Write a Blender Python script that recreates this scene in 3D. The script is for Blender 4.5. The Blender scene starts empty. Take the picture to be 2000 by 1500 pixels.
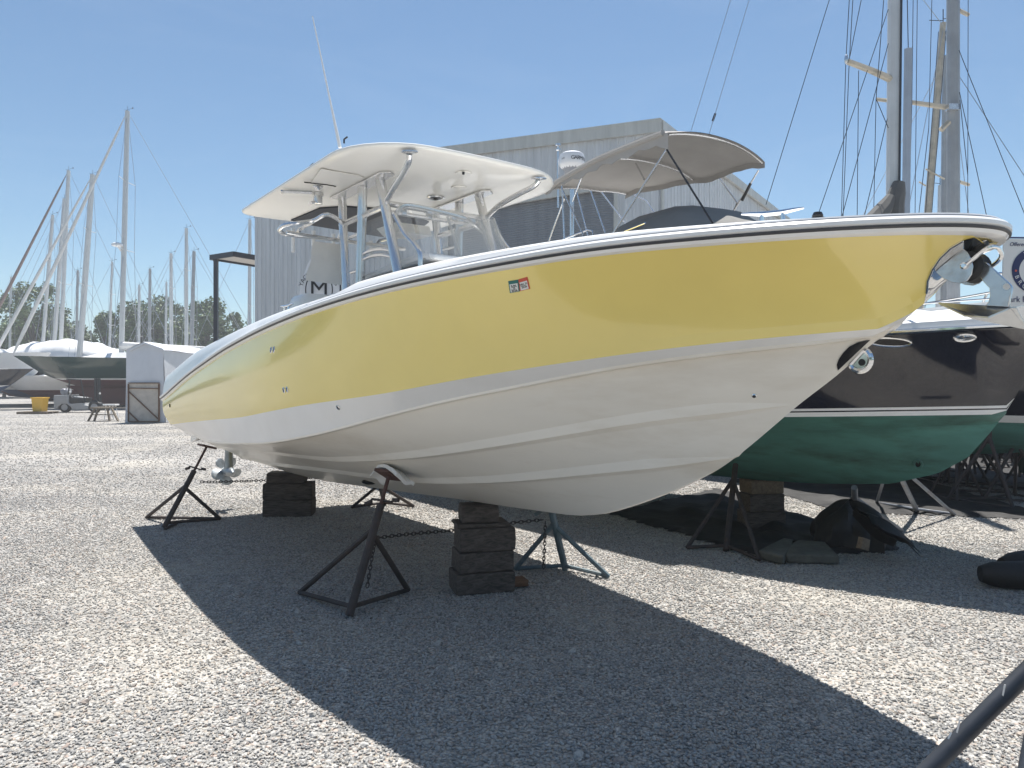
import bpy, bmesh, math, random
import numpy as np
from mathutils import Vector as V, Matrix, Quaternion
from mathutils.bvhtree import BVHTree
random.seed(7)
R = math.radians
sc = bpy.context.scene
COL = sc.collection
F, CH = 1455.0, 1.65          # focal length in photo pixels, eye height

# ---------------------------------------------------------------- helpers
def W(px, py, Y): return V(((px-1000)/F*Y, Y, CH+(750-py)/F*Y))
def G(px, py, z=0.0):
    Y = (CH-z)*F/(py-750); return V(((px-1000)/F*Y, Y, z))
LOC = {}
class MB:
    def __init__(s): s.v=[]; s.f=[]; s.m=[]
    def add(s, vs, fs, mi=0):
        b=len(s.v); s.v += [V(p) for p in vs]
        for f in fs: s.f.append([b+i for i in f]); s.m.append(mi)
        return s
    def box(s, c, size, rot=None, mi=0):
        x,y,z=[k/2 for k in size]; c=V(c)
        M = rot if isinstance(rot, Matrix) else Matrix.Rotation(rot or 0,3,'Z')
        P=[c+M@V((a*x,b*y,d*z)) for d in(-1,1) for b in(-1,1) for a in(-1,1)]
        return s.add(P,[(0,2,3,1),(4,5,7,6),(0,1,5,4),(2,6,7,3),(0,4,6,2),(1,3,7,5)],mi)
    def bar(s, a, b, w, h, mi=0, up=(0,0,1)):
        a=V(a);b=V(b);d=(b-a); L=d.length; d=d/L
        u=V(up); x=d.cross(u)
        if x.length<1e-4: x=d.cross(V((0,1,0)))
        x.normalize(); z=x.cross(d)
        M=Matrix((x,d,z)).transposed()
        return s.box((a+b)/2,(w,L,h),M,mi)
    def tube(s, pts, r, n=8, mi=0, cap=True, closed=False):
        pts=[V(p) for p in pts]; k=len(pts)
        rs = r if isinstance(r,(list,tuple)) else [r]*k
        ring=[]; prev=None
        for i,p in enumerate(pts):
            if closed: t=pts[(i+1)%k]-pts[i-1]
            else: t=pts[min(i+1,k-1)]-pts[max(i-1,0)]
            t.normalize()
            if prev is None:
                x=t.cross(V((0,0,1)))
                if x.length<.05: x=t.cross(V((0,1,0)))
            else: x=prev-t*prev.dot(t)
            x.normalize(); prev=x; y=t.cross(x)
            ring.append([p+(x*math.cos(2*math.pi*j/n)+y*math.sin(2*math.pi*j/n))*rs[i] for j in range(n)])
        b=len(s.v)
        for q in ring: s.v+=q
        for i in range(k if closed else k-1):
            i2=(i+1)%k
            for j in range(n):
                j2=(j+1)%n
                s.f.append([b+i*n+j,b+i*n+j2,b+i2*n+j2,b+i2*n+j]); s.m.append(mi)
        if cap and not closed:
            s.f.append([b+j for j in range(n)][::-1]); s.m.append(mi)
            s.f.append([b+(k-1)*n+j for j in range(n)]); s.m.append(mi)
        return s
    def lathe(s, c, prof, n=20, M=None, mi=0):
        c=V(c); M=M or Matrix.Identity(3); b=len(s.v); k=len(prof)
        for r,z in prof:
            for j in range(n):
                a=2*math.pi*j/n; s.v.append(c+M@V((r*math.cos(a),r*math.sin(a),z)))
        for i in range(k-1):
            for j in range(n):
                j2=(j+1)%n; s.f.append([b+i*n+j,b+i*n+j2,b+(i+1)*n+j2,b+(i+1)*n+j]); s.m.append(mi)
        s.f.append([b+j for j in range(n)][::-1]); s.m.append(mi)
        s.f.append([b+(k-1)*n+j for j in range(n)]); s.m.append(mi)
        return s
    def prism(s, poly, vec, mi=0):
        poly=[V(p) for p in poly]; vec=V(vec); n=len(poly)
        return s.add(poly+[p+vec for p in poly],[list(range(n))[::-1],list(range(n,2*n))]+[[i,(i+1)%n,n+(i+1)%n,n+i] for i in range(n)],mi)
    def grid(s, rows, mi=0, closed=False, mrow=None):
        b=len(s.v); n=len(rows[0])
        for r in rows: s.v+=[V(p) for p in r]
        for i in range(len(rows)-1):
            for j in range(n if closed else n-1):
                j2=(j+1)%n
                s.f.append([b+i*n+j,b+i*n+j2,b+(i+1)*n+j2,b+(i+1)*n+j]); s.m.append(mrow[j] if mrow else mi)
        return s
    def ball(s, c, r, n=10, sc3=(1,1,1), mi=0):
        k=max(4,n//2); prof=[(max(1e-4,math.sin(math.pi*i/k))*r,-math.cos(math.pi*i/k)*r) for i in range(k+1)]
        return s.lathe(c,prof,n,Matrix.Diagonal(sc3),mi)
    def build(s, name, mats, parent=None, angle=35, bevel=0, loc=None, weld=False, seg=2):
        me=bpy.data.meshes.new(name)
        off = LOC.get(parent.name, V((0,0,0))) if parent else V(loc or (0,0,0))
        me.from_pydata([tuple(p-off) for p in s.v],[],s.f)
        for m in (mats if isinstance(mats,(list,tuple)) else [mats]): me.materials.append(m)
        me.polygons.foreach_set('material_index',s.m)
        bm=bmesh.new(); bm.from_mesh(me)
        if weld: bmesh.ops.remove_doubles(bm,verts=bm.verts,dist=1e-4)
        bmesh.ops.recalc_face_normals(bm,faces=bm.faces)
        bm.to_mesh(me); bm.free()
        me.polygons.foreach_set('use_smooth',[True]*len(me.polygons))
        me.set_sharp_from_angle(angle=R(angle))
        o=bpy.data.objects.new(name,me); COL.objects.link(o)
        if parent: o.parent=parent; LOC[o.name]=off
        else: o.location=off; LOC[o.name]=off
        if bevel:
            b=o.modifiers.new('bevel','BEVEL'); b.width=bevel; b.segments=seg; b.limit_method='ANGLE'; b.angle_limit=R(40)
        return o
def tag(o,label=None,cat=None,group=None,kind=None):
    if label: o['label']=label
    if cat: o['category']=cat
    if group: o['group']=group
    if kind: o['kind']=kind
    return o
def thing(name,label,cat,loc=(0,0,0),group=None):
    o=bpy.data.objects.new(name,None); COL.objects.link(o); o.location=loc; o.empty_display_size=.2
    LOC[o.name]=V(loc); return tag(o,label,cat,group)
def dup(root,loc,rz=0,label=None,scale=1):
    r=root.copy(); COL.objects.link(r); r.location=loc; r.rotation_euler=(0,0,rz); r.scale=(scale,)*3
    LOC[r.name]=V(loc)
    if label: r['label']=label
    for ch in list(root.children):
        c=ch.copy(); COL.objects.link(c); c.parent=r
        for g in ch.children:
            e=g.copy(); COL.objects.link(e); e.parent=c
    return r
def text(body,name,mat,org,right,up,size,parent=None,align='CENTER',shear=0,ext=.0006,bold=0.0):
    cu=bpy.data.curves.new(name,'FONT'); cu.body=body; cu.size=size; cu.align_x=align; cu.align_y='CENTER'
    cu.extrude=ext; cu.shear=shear; cu.offset=bold
    right=V(right).normalized(); up=V(up); nrm=right.cross(up).normalized(); up=nrm.cross(right)
    dg=None
    o=bpy.data.objects.new(name,cu); COL.objects.link(o)
    cu.materials.append(mat)
    off = LOC.get(parent.name,V((0,0,0))) if parent else V((0,0,0))
    M=Matrix((right,up,nrm)).transposed().to_4x4(); M.translation=V(org)-off
    if parent: o.parent=parent
    o.matrix_local=M; TXT.append((o,parent,M))
    return o
TXT=[]
def catmull(pts,k=6):
    P=[V(p) for p in pts]; out=[]
    for i in range(len(P)-1):
        a=P[max(i-1,0)];b=P[i];c=P[i+1];d=P[min(i+2,len(P)-1)]
        for j in range(k):
            t=j/k; out.append(.5*((2*b)+(c-a)*t+(2*a-5*b+4*c-d)*t*t+(3*b-a-3*c+d)*t**3))
    return out+[P[-1]]

# ---------------------------------------------------------------- materials
def nt(name):
    m=bpy.data.materials.new(name); m.use_nodes=True
    t=m.node_tree; return m,t,t.nodes,t.links,t.nodes['Principled BSDF']
def mat(name,col,rough=.5,metal=0,coat=0,var=0,vs=3.0,bump=0,bs=40,stain=None,sa=0,ss=1.5,stretch=(1,1,1),ior=1.5,crough=.03,spec=.5):
    m,t,N,L,P=nt(name)
    P.inputs['Base Color'].default_value=(*col,1); P.inputs['Roughness'].default_value=rough
    P.inputs['Metallic'].default_value=metal; P.inputs['Coat Weight'].default_value=coat; P.inputs['IOR'].default_value=ior
    P.inputs['Coat Roughness'].default_value=crough; P.inputs['Specular IOR Level'].default_value=spec
    if var or bump or stain:
        tc=N.new('ShaderNodeTexCoord'); mp=N.new('ShaderNodeMapping'); mp.inputs['Scale'].default_value=stretch
        L.new(tc.outputs['Object'],mp.inputs['Vector'])
    src=None
    if var:
        n=N.new('ShaderNodeTexNoise'); n.inputs['Scale'].default_value=vs; n.inputs['Detail'].default_value=6; n.inputs['Roughness'].default_value=.6
        L.new(mp.outputs[0],n.inputs['Vector'])
        mr=N.new('ShaderNodeMapRange'); mr.inputs[1].default_value=.3; mr.inputs[2].default_value=.7; mr.inputs[3].default_value=1-var; mr.inputs[4].default_value=1+var
        L.new(n.outputs['Fac'],mr.inputs[0])
        mx=N.new('ShaderNodeMix'); mx.data_type='RGBA'; mx.blend_type='MULTIPLY'; mx.inputs[0].default_value=1
        mx.inputs[6].default_value=(*col,1); L.new(mr.outputs[0],mx.inputs[7]); src=mx.outputs[2]
        rr=N.new('ShaderNodeMapRange'); rr.inputs[3].default_value=max(0,rough-.12*min(1,var*3)); rr.inputs[4].default_value=min(1,rough+.12*min(1,var*3))
        L.new(n.outputs['Fac'],rr.inputs[0]); L.new(rr.outputs[0],P.inputs['Roughness'])
    if stain:
        n2=N.new('ShaderNodeTexNoise'); n2.inputs['Scale'].default_value=ss; n2.inputs['Detail'].default_value=8; n2.inputs['Roughness'].default_value=.65
        L.new(mp.outputs[0],n2.inputs['Vector'])
        r2=N.new('ShaderNodeMapRange'); r2.inputs[1].default_value=.5; r2.inputs[2].default_value=.72; r2.inputs[4].default_value=sa
        L.new(n2.outputs['Fac'],r2.inputs[0])
        m2=N.new('ShaderNodeMix'); m2.data_type='RGBA'; m2.inputs[7].default_value=(*stain,1); m2.inputs[6].default_value=(*col,1)
        L.new(r2.outputs[0],m2.inputs[0])
        if src: L.new(src,m2.inputs[6])
        src=m2.outputs[2]
    if src: L.new(src,P.inputs['Base Color'])
    if bump:
        n3=N.new('ShaderNodeTexNoise'); n3.inputs['Scale'].default_value=bs; n3.inputs['Detail'].default_value=4
        L.new(mp.outputs[0],n3.inputs['Vector'])
        b=N.new('ShaderNodeBump'); b.inputs['Strength'].default_value=bump; b.inputs['Distance'].default_value=.02
        L.new(n3.outputs['Fac'],b.inputs['Height']); L.new(b.outputs[0],P.inputs['Normal'])
    return m
M={}
M['yellow']=mat('yellow_gelcoat',(.90,.73,.235),.16,coat=.5,var=.04,vs=1.2,bump=.006,bs=220)
M['white']=mat('white_gelcoat',(.84,.83,.81),.22,coat=.4,var=.03,vs=2,stain=(.55,.5,.42),sa=.15)
M['bottom']=mat('cream_bottom',(.89,.845,.76),.30,coat=.15,var=.05,vs=1.2,stain=(.50,.40,.27),sa=.5,ss=.9,stretch=(.45,.45,2))
M['deck']=mat('deck_white',(.80,.80,.79),.3,coat=.2,var=.03,vs=4)
M['ttop']=mat('hardtop_white',(.80,.78,.73),.30,coat=.2,var=.03,vs=2)
M['rub']=mat('rub_rail_grey',(.045,.047,.055),.4,var=.1,vs=8)
M['groove']=mat('groove_grey',(.25,.26,.29),.5)
M['alu']=mat('anodised_aluminium',(.72,.72,.72),.22,metal=.9,var=.04)
M['steel']=mat('polished_steel',(.78,.79,.80),.08,metal=1,var=.05,vs=6)
M['galv']=mat('galvanised',(.62,.65,.68),.25,metal=.9,var=.15,vs=9,stain=(.25,.17,.11),sa=.5,ss=7)
M['propmetal']=mat('worn_grey_metal',(.30,.33,.35),.38,metal=.7,var=.25,vs=12,stain=(.2,.16,.12),sa=.4,ss=9)
M['dark']=mat('dark_fabric',(.018,.022,.032),.8,bump=.2,bs=120)
M['black']=mat('black_rubber',(.014,.014,.015),.55,bump=.1)
M['blackpl']=mat('black_plastic',(.012,.012,.014),.25)
M['rust']=mat('rusty_brown_steel',(.044,.036,.035),.7,var=.35,vs=14,bump=.25,bs=90,stain=(.10,.055,.035),sa=.45,ss=9)
M['bluesteel']=mat('faded_blue_steel',(.10,.15,.18),.6,var=.3,vs=12,bump=.2,bs=80,stain=(.22,.2,.17),sa=.6,ss=10)
M['greysteel']=mat('grey_galvanised_tube',(.20,.22,.25),.5,metal=.4,var=.25,vs=10,stain=(.15,.09,.06),sa=.5,ss=6)
M['darksteel']=mat('dark_painted_steel',(.028,.034,.045),.45,var=.25,vs=10,stain=(.3,.3,.3),sa=.0)
M['scratch']=mat('bare_metal',(.7,.7,.7),.4,metal=.6)
M['chain']=mat('rusty_chain',(.05,.042,.04),.6,var=.2)
def wood(name,c1,c2,sc=(1.5,14,14)):
    m,t,N,L,P=nt(name)
    tc=N.new('ShaderNodeTexCoord'); mp=N.new('ShaderNodeMapping'); mp.inputs['Scale'].default_value=sc
    L.new(tc.outputs['Object'],mp.inputs['Vector'])
    n=N.new('ShaderNodeTexNoise'); n.inputs['Scale'].default_value=3; n.inputs['Detail'].default_value=9; n.inputs['Roughness'].default_value=.7; n.inputs['Distortion'].default_value=.6
    L.new(mp.outputs[0],n.inputs['Vector'])
    cr=N.new('ShaderNodeValToRGB'); cr.color_ramp.elements[0].position=.32; cr.color_ramp.elements[1].position=.68
    cr.color_ramp.elements[0].color=(*c1,1); cr.color_ramp.elements[1].color=(*c2,1)
    L.new(n.outputs['Fac'],cr.inputs[0]); L.new(cr.outputs[0],P.inputs['Base Color']); P.inputs['Roughness'].default_value=.85
    b=N.new('ShaderNodeBump'); b.inputs['Strength'].default_value=.6; b.inputs['Distance'].default_value=.01
    L.new(n.outputs['Fac'],b.inputs['Height']); L.new(b.outputs[0],P.inputs['Normal']); return m
M['timber']=wood('weathered_timber',(.024,.020,.018),(.145,.118,.10),(1.8,14,14))
M['timber_pale']=wood('pale_timber',(.10,.075,.05),(.22,.17,.12),(9,9,9))
M['plank']=wood('grey_plank',(.12,.10,.075),(.26,.22,.17))
M['brownwood']=wood('brown_wood',(.10,.05,.03),(.2,.11,.06))
M['slab']=mat('greenish_stone',(.10,.10,.085),.9,var=.3,vs=8,bump=.6,bs=25)
M['navy']=mat('navy_gelcoat',(.012,.013,.022),.10,coat=.6,var=.05,vs=1)
M['teal']=mat('teal_antifouling',(.085,.235,.200),.7,var=.25,vs=1.6,bump=.08,bs=60,stain=(.040,.060,.048),sa=.85,ss=1.5,stretch=(.6,.6,2.4))
M['canvas']=mat('grey_canvas',(.33,.315,.30),.9,var=.06,bump=.12,bs=60)
M['canvasmid']=mat('mid_grey_canvas',(.22,.215,.205),.9,var=.08,bump=.2,bs=12)
M['canvasdk']=mat('charcoal_canvas',(.10,.10,.098),.9,var=.1,bump=.15,bs=30)
M['tarp']=mat('black_tarp',(.008,.008,.009),.62,var=.3,vs=5,bump=.35,bs=14)
M['tarpgrey']=mat('dark_ground_cloth',(.012,.012,.013),.7,var=.4,vs=3,bump=.5,bs=10,stain=(.08,.076,.07),sa=.25,ss=5)
M['cloth']=mat('white_cloth',(.74,.73,.70),.9,var=.05,vs=5,bump=.25,bs=25)
M['sheet']=mat('white_plastic_sheet',(.62,.64,.68),.42,var=.05,vs=2,bump=.5,bs=2.2)
M['sheetdoor']=mat('tan_plastic_sheet',(.52,.47,.41),.6,var=.15,vs=4,bump=.3,bs=5)
M['mast']=mat('painted_mast',(.55,.56,.56),.4,metal=.2,var=.06)
M['mastgrey']=mat('weathered_mast',(.33,.34,.35),.45,metal=.3,var=.12)
M['mastblue']=mat('bluegrey_furled_sail',(.28,.33,.40),.7,var=.08)
M['spruce']=mat('varnished_spar',(.42,.38,.31),.5,var=.2,vs=6)
M['wire']=mat('dark_wire',(.035,.04,.05),.4,metal=.5)
M['wirepale']=mat('pale_wire',(.33,.36,.40),.4,metal=.5)
M['sailw']=mat('furled_sail_white',(.62,.62,.61),.8,var=.08,bump=.3,bs=8)
M['sailbr']=mat('furled_sail_brown',(.20,.15,.14),.8,var=.12)
M['green']=mat('dark_green_hull',(.016,.050,.042),.18,coat=.4,var=.05)
M['red']=mat('red_antifouling',(.11,.032,.028),.7,var=.15,vs=1)
M['blue']=mat('blue_antifouling',(.03,.07,.17),.6,var=.15)
M['greenpaint']=mat('bright_green_paint',(.03,.22,.14),.6,var=.15)
M['shrink']=mat('white_shrink_wrap',(.80,.80,.80),.35,var=.03,bump=.5,bs=1.3)
M['forkgrey']=mat('grey_machine_paint',(.32,.33,.34),.5,var=.1)
M['forkdark']=mat('dark_machine_parts',(.02,.022,.025),.5)
M['bin']=mat('yellow_plastic',(.72,.42,.03),.45,var=.05)
M['frame_navy']=mat('dark_blue_steel',(.022,.026,.04),.45)
M['soffit']=mat('pale_soffit',(.6,.57,.53),.7)
M['flag']=mat('white_banner',(.68,.69,.71),.85,var=.03,bump=.1,bs=8)
M['ink']=mat('black_ink',(.012,.012,.014),.6)
M['inkgrey']=mat('grey_ink',(.16,.17,.2),.6)
M['inknavy']=mat('navy_ink',(.02,.03,.10),.5)
M['signw']=mat('white_board',(.70,.70,.68),.5,var=.04)
M['stgreen']=mat('sticker_green',(.02,.16,.15),.5); M['stred']=mat('sticker_red',(.62,.10,.06),.5); M['stwhite']=mat('sticker_white',(.75,.77,.76),.5)
M['radome']=mat('radome_white',(.72,.73,.75),.35)
M['screwred']=mat('rusty_screw',(.09,.045,.035),.7,var=.3,vs=20)
def glass(name,col,alpha,rough=.08):
    m,t,N,L,P=nt(name)
    P.inputs['Base Color'].default_value=(*col,1); P.inputs['Roughness'].default_value=rough; P.inputs['Alpha'].default_value=alpha
    return m
M['vinyl']=glass('clear_vinyl',(.66,.66,.64),.30,.2)
M['vinylhaze']=glass('hazy_vinyl',(.58,.57,.54),.42,.3)
def metal_wall(name,col):
    m,t,N,L,P=nt(name)
    tc=N.new('ShaderNodeTexCoord'); mp=N.new('ShaderNodeMapping'); mp.inputs['Scale'].default_value=(2.2,2.2,.16)
    L.new(tc.outputs['Object'],mp.inputs['Vector'])
    n=N.new('ShaderNodeTexNoise'); n.inputs['Scale'].default_value=2; n.inputs['Detail'].default_value=8; n.inputs['Roughness'].default_value=.7
    L.new(mp.outputs[0],n.inputs['Vector'])
    cr=N.new('ShaderNodeValToRGB'); e=cr.color_ramp.elements
    e[0].position=.3; e[0].color=(*[c*.80 for c in col],1); e[1].position=.7; e[1].color=(*[min(1,c*1.1) for c in col],1)
    L.new(n.outputs['Fac'],cr.inputs[0]); L.new(cr.outputs[0],P.inputs['Base Color'])
    P.inputs['Roughness'].default_value=.5; P.inputs['Metallic'].default_value=.15; return m
M['wall']=metal_wall('grey_ribbed_metal',(.57,.58,.59))
M['walltrim']=metal_wall('pale_metal_trim',(.50,.50,.47))
M['shutter']=metal_wall('grey_shutter',(.235,.25,.275))
def leafmat(name,c1,c2):
    m,t,N,L,P=nt(name)
    oi=N.new('ShaderNodeNewGeometry'); cr=N.new('ShaderNodeValToRGB')
    cr.color_ramp.elements[0].color=(*c1,1); cr.color_ramp.elements[1].color=(*c2,1)
    L.new(oi.outputs['Random Per Island'],cr.inputs[0]); L.new(cr.outputs[0],P.inputs['Base Color'])
    P.inputs['Roughness'].default_value=.6
    P.inputs['Subsurface Weight'].default_value=0
    return m
M['leaf']=leafmat('foliage',(.036,.078,.024),(.095,.165,.052))
M['leaf2']=leafmat('foliage_olive',(.048,.086,.028),(.12,.18,.062))
M['bark']=mat('bark',(.06,.05,.04),.9,var=.2,bump=.5,bs=8)
# ---------------------------------------------------------------- world, sun, camera
SUN=V((.06,.33,1)).normalized()
w=bpy.data.worlds.new('World'); sc.world=w; w.use_nodes=True
wn=w.node_tree.nodes; bg=wn['Background']
sky=wn.new('ShaderNodeTexSky'); sky.sky_type='NISHITA'; sky.sun_disc=False
sky.sun_elevation=math.asin(SUN.z); sky.sun_rotation=math.atan2(SUN.x,SUN.y)
sky.altitude=0; sky.air_density=1.0; sky.dust_density=.15; sky.ozone_density=3.0
wl=w.node_tree.links
tn_=wn.new('ShaderNodeMix'); tn_.data_type='RGBA'; tn_.blend_type='MULTIPLY'; tn_.inputs[0].default_value=1; tn_.inputs[7].default_value=(.84,.96,.96,1); wl.new(sky.outputs[0],tn_.inputs[6])
wc=wn.new('ShaderNodeTexCoord'); wm=wn.new('ShaderNodeMapping'); wm.inputs['Scale'].default_value=(1.2,2.2,5); wm.inputs['Rotation'].default_value=(.2,.35,.5); wl.new(wc.outputs['Generated'],wm.inputs['Vector'])
wz=wn.new('ShaderNodeTexNoise'); wz.inputs['Scale'].default_value=2.2; wz.inputs['Detail'].default_value=7; wz.inputs['Roughness'].default_value=.6; wz.inputs['Distortion'].default_value=.8; wl.new(wm.outputs[0],wz.inputs['Vector'])
wr_=wn.new('ShaderNodeMapRange'); wr_.inputs[1].default_value=.5; wr_.inputs[2].default_value=.85; wr_.inputs[4].default_value=.05; wl.new(wz.outputs['Fac'],wr_.inputs[0])
wx=wn.new('ShaderNodeMix'); wx.data_type='RGBA'; wx.inputs[7].default_value=(9,9.6,10.2,1); wl.new(wr_.outputs[0],wx.inputs[0]); wl.new(tn_.outputs[2],wx.inputs[6]); wl.new(wx.outputs[2],bg.inputs[0]); bg.inputs[1].default_value=.052
sl=bpy.data.lights.new('sun','SUN'); sl.energy=3.55; sl.angle=R(.5); sl.color=(1,.955,.89)
so=bpy.data.objects.new('sun',sl); COL.objects.link(so); so.rotation_euler=(-SUN).to_track_quat('-Z','Y').to_euler()
cam=bpy.data.cameras.new('camera'); co=bpy.data.objects.new('camera',cam); COL.objects.link(co)
co.location=(0,0,CH); co.rotation_euler=(R(90),0,0); cam.sensor_width=36; cam.lens=36*F/2000; cam.clip_end=3000; cam.clip_start=.05
sc.camera=co
sc.view_settings.view_transform='Standard'; sc.view_settings.look='None'; sc.view_settings.gamma=1; sc.view_settings.exposure=1.32
sc.cycles.max_bounces=8; sc.cycles.transparent_max_bounces=12

# ---------------------------------------------------------------- ground and gravel
def gravel_mat(name,inst):
    m,t,N,L,P=nt(name); P.inputs['Roughness'].default_value=.85; P.inputs['Specular IOR Level'].default_value=.3
    cr=N.new('ShaderNodeValToRGB'); e=cr.color_ramp.elements
    cols=[(0,(.29,.288,.285)),(.25,(.39,.385,.373)),(.5,(.47,.46,.44)),(.72,(.54,.53,.51)),(.88,(.48,.43,.37)),(.95,(.44,.36,.32)),(1,(.62,.61,.58))]
    e[0].position,e[0].color=cols[0][0],(*cols[0][1],1); e[1].position,e[1].color=cols[-1][0],(*cols[-1][1],1)
    for p,c in cols[1:-1]:
        k=e.new(p); k.color=(*c,1)
    geo=N.new('ShaderNodeNewGeometry')
    big=N.new('ShaderNodeTexNoise'); big.inputs['Scale'].default_value=.55; big.inputs['Detail'].default_value=5
    L.new(geo.outputs['Position'],big.inputs['Vector'])
    tint=N.new('ShaderNodeMix'); tint.data_type='RGBA'; tint.inputs[7].default_value=(.56,.52,.45,1)
    mr=N.new('ShaderNodeMapRange'); mr.inputs[1].default_value=.48; mr.inputs[2].default_value=.72; mr.inputs[4].default_value=.45
    L.new(big.outputs['Fac'],mr.inputs[0]); L.new(mr.outputs[0],tint.inputs[0])
    if inst:
        oi=N.new('ShaderNodeObjectInfo'); L.new(oi.outputs['Random'],cr.inputs[0])
        n=N.new('ShaderNodeTexNoise'); n.inputs['Scale'].default_value=90; L.new(geo.outputs['Position'],n.inputs['Vector'])
        mx=N.new('ShaderNodeMix'); mx.data_type='RGBA'; mx.blend_type='MULTIPLY'; mx.inputs[0].default_value=.5
        L.new(cr.outputs[0],mx.inputs[6]); L.new(n.outputs['Fac'],mx.inputs[7])
        mr.inputs[4].default_value=.3
        L.new(mx.outputs[2],tint.inputs[6])
        hs=N.new('ShaderNodeHueSaturation'); hs.inputs['Value'].default_value=1.05; L.new(tint.outputs[2],hs.inputs['Color'])
        L.new(hs.outputs[0],P.inputs['Base Color'])
    else:
        vo=N.new('ShaderNodeTexVoronoi'); vo.inputs['Scale'].default_value=52; vo.inputs['Randomness'].default_value=1
        wob=N.new('ShaderNodeTexNoise'); wob.inputs['Scale'].default_value=30
        L.new(geo.outputs['Position'],wob.inputs['Vector'])
        ad=N.new('ShaderNodeMixRGB'); ad.blend_type='ADD'; ad.inputs[0].default_value=.02
        L.new(geo.outputs['Position'],ad.inputs[1]); L.new(wob.outputs['Color'],ad.inputs[2])
        L.new(ad.outputs[0],vo.inputs['Vector'])
        sx=N.new('ShaderNodeSeparateXYZ'); L.new(vo.outputs['Color'],sx.inputs[0]); L.new(sx.outputs[0],cr.inputs[0])
        gap=N.new('ShaderNodeMapRange'); gap.inputs[1].default_value=.35; gap.inputs[2].default_value=.8; gap.inputs[3].default_value=1; gap.inputs[4].default_value=.35
        L.new(vo.outputs['Distance'],gap.inputs[0])
        mx=N.new('ShaderNodeMix'); mx.data_type='RGBA'; mx.blend_type='MULTIPLY'; mx.inputs[0].default_value=1
        L.new(cr.outputs[0],mx.inputs[6]); L.new(gap.outputs[0],mx.inputs[7]); L.new(mx.outputs[2],tint.inputs[6])
        # pale packed bands left by wheels
        mp=N.new('ShaderNodeMapping'); mp.inputs['Scale'].default_value=(.05,.35,1); L.new(geo.outputs['Position'],mp.inputs['Vector'])
        bn=N.new('ShaderNodeTexNoise'); bn.inputs['Scale'].default_value=1.2; bn.inputs['Detail'].default_value=5; L.new(mp.outputs[0],bn.inputs['Vector'])
        br=N.new('ShaderNodeMapRange'); br.inputs[1].default_value=.42; br.inputs[2].default_value=.68; br.inputs[3].default_value=.92; br.inputs[4].default_value=1.15
        L.new(bn.outputs['Fac'],br.inputs[0])
        m3=N.new('ShaderNodeMix'); m3.data_type='RGBA'; m3.blend_type='MULTIPLY'; m3.inputs[0].default_value=1
        gn=N.new('ShaderNodeTexNoise'); gn.inputs['Scale'].default_value=7; gn.inputs['Detail'].default_value=9; gn.inputs['Roughness'].default_value=.8; L.new(geo.outputs['Position'],gn.inputs['Vector'])
        gr_=N.new('ShaderNodeMapRange'); gr_.inputs[1].default_value=.35; gr_.inputs[2].default_value=.62; gr_.inputs[3].default_value=.62; gr_.inputs[4].default_value=1.12; L.new(gn.outputs['Fac'],gr_.inputs[0])
        mu=N.new('ShaderNodeMath'); mu.operation='MULTIPLY'; L.new(gr_.outputs[0],mu.inputs[0]); L.new(br.outputs[0],mu.inputs[1])
        L.new(tint.outputs[2],m3.inputs[6]); L.new(mu.outputs[0],m3.inputs[7]); L.new(m3.outputs[2],P.inputs['Base Color'])
        b=N.new('ShaderNodeBump'); b.inputs['Strength'].default_value=.9; b.inputs['Distance'].default_value=.014; b.invert=True
        L.new(vo.outputs['Distance'],b.inputs['Height'])
        b2=N.new('ShaderNodeBump'); b2.inputs['Strength'].default_value=.5; b2.inputs['Distance'].default_value=.05
        n4=N.new('ShaderNodeTexNoise'); n4.inputs['Scale'].default_value=5; n4.inputs['Detail'].default_value=6; L.new(geo.outputs['Position'],n4.inputs['Vector'])
        L.new(n4.outputs['Fac'],b2.inputs['Height']); L.new(b.outputs[0],b2.inputs['Normal']); L.new(b2.outputs[0],P.inputs['Normal'])
    return m
hm=bpy.data.materials.new('haze'); hm.use_nodes=True; hn=hm.node_tree.nodes; hn.clear()
ho=hn.new('ShaderNodeOutputMaterial'); hv=hn.new('ShaderNodeVolumePrincipled'); hv.inputs['Color'].default_value=(.93,.96,1,1); hv.inputs['Density'].default_value=.0016; hv.inputs['Anisotropy'].default_value=.2
hm.node_tree.links.new(hv.outputs[0],ho.inputs['Volume'])
hz=MB().box((0,0,11.5),(840,840,25)).build('haze',hm); tag(hz,kind='stuff')
gm=gravel_mat('gravel_ground',False); pm=gravel_mat('gravel_stones',True)
g=MB().add([(-400,-400,0),(400,-400,0),(400,400,0),(-400,400,0)],[(0,1,2,3)]).build('ground',gm); tag(g,kind='structure')
gr=MB()
gr.grid([[(x*.5*(.7*y+1.2)/6*1.0,y,.003) for x in range(-12,13)] for y in [1.6+.5*i for i in range(28)]])
gravel=gr.build('gravel',pm); tag(gravel,kind='stuff')
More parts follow.
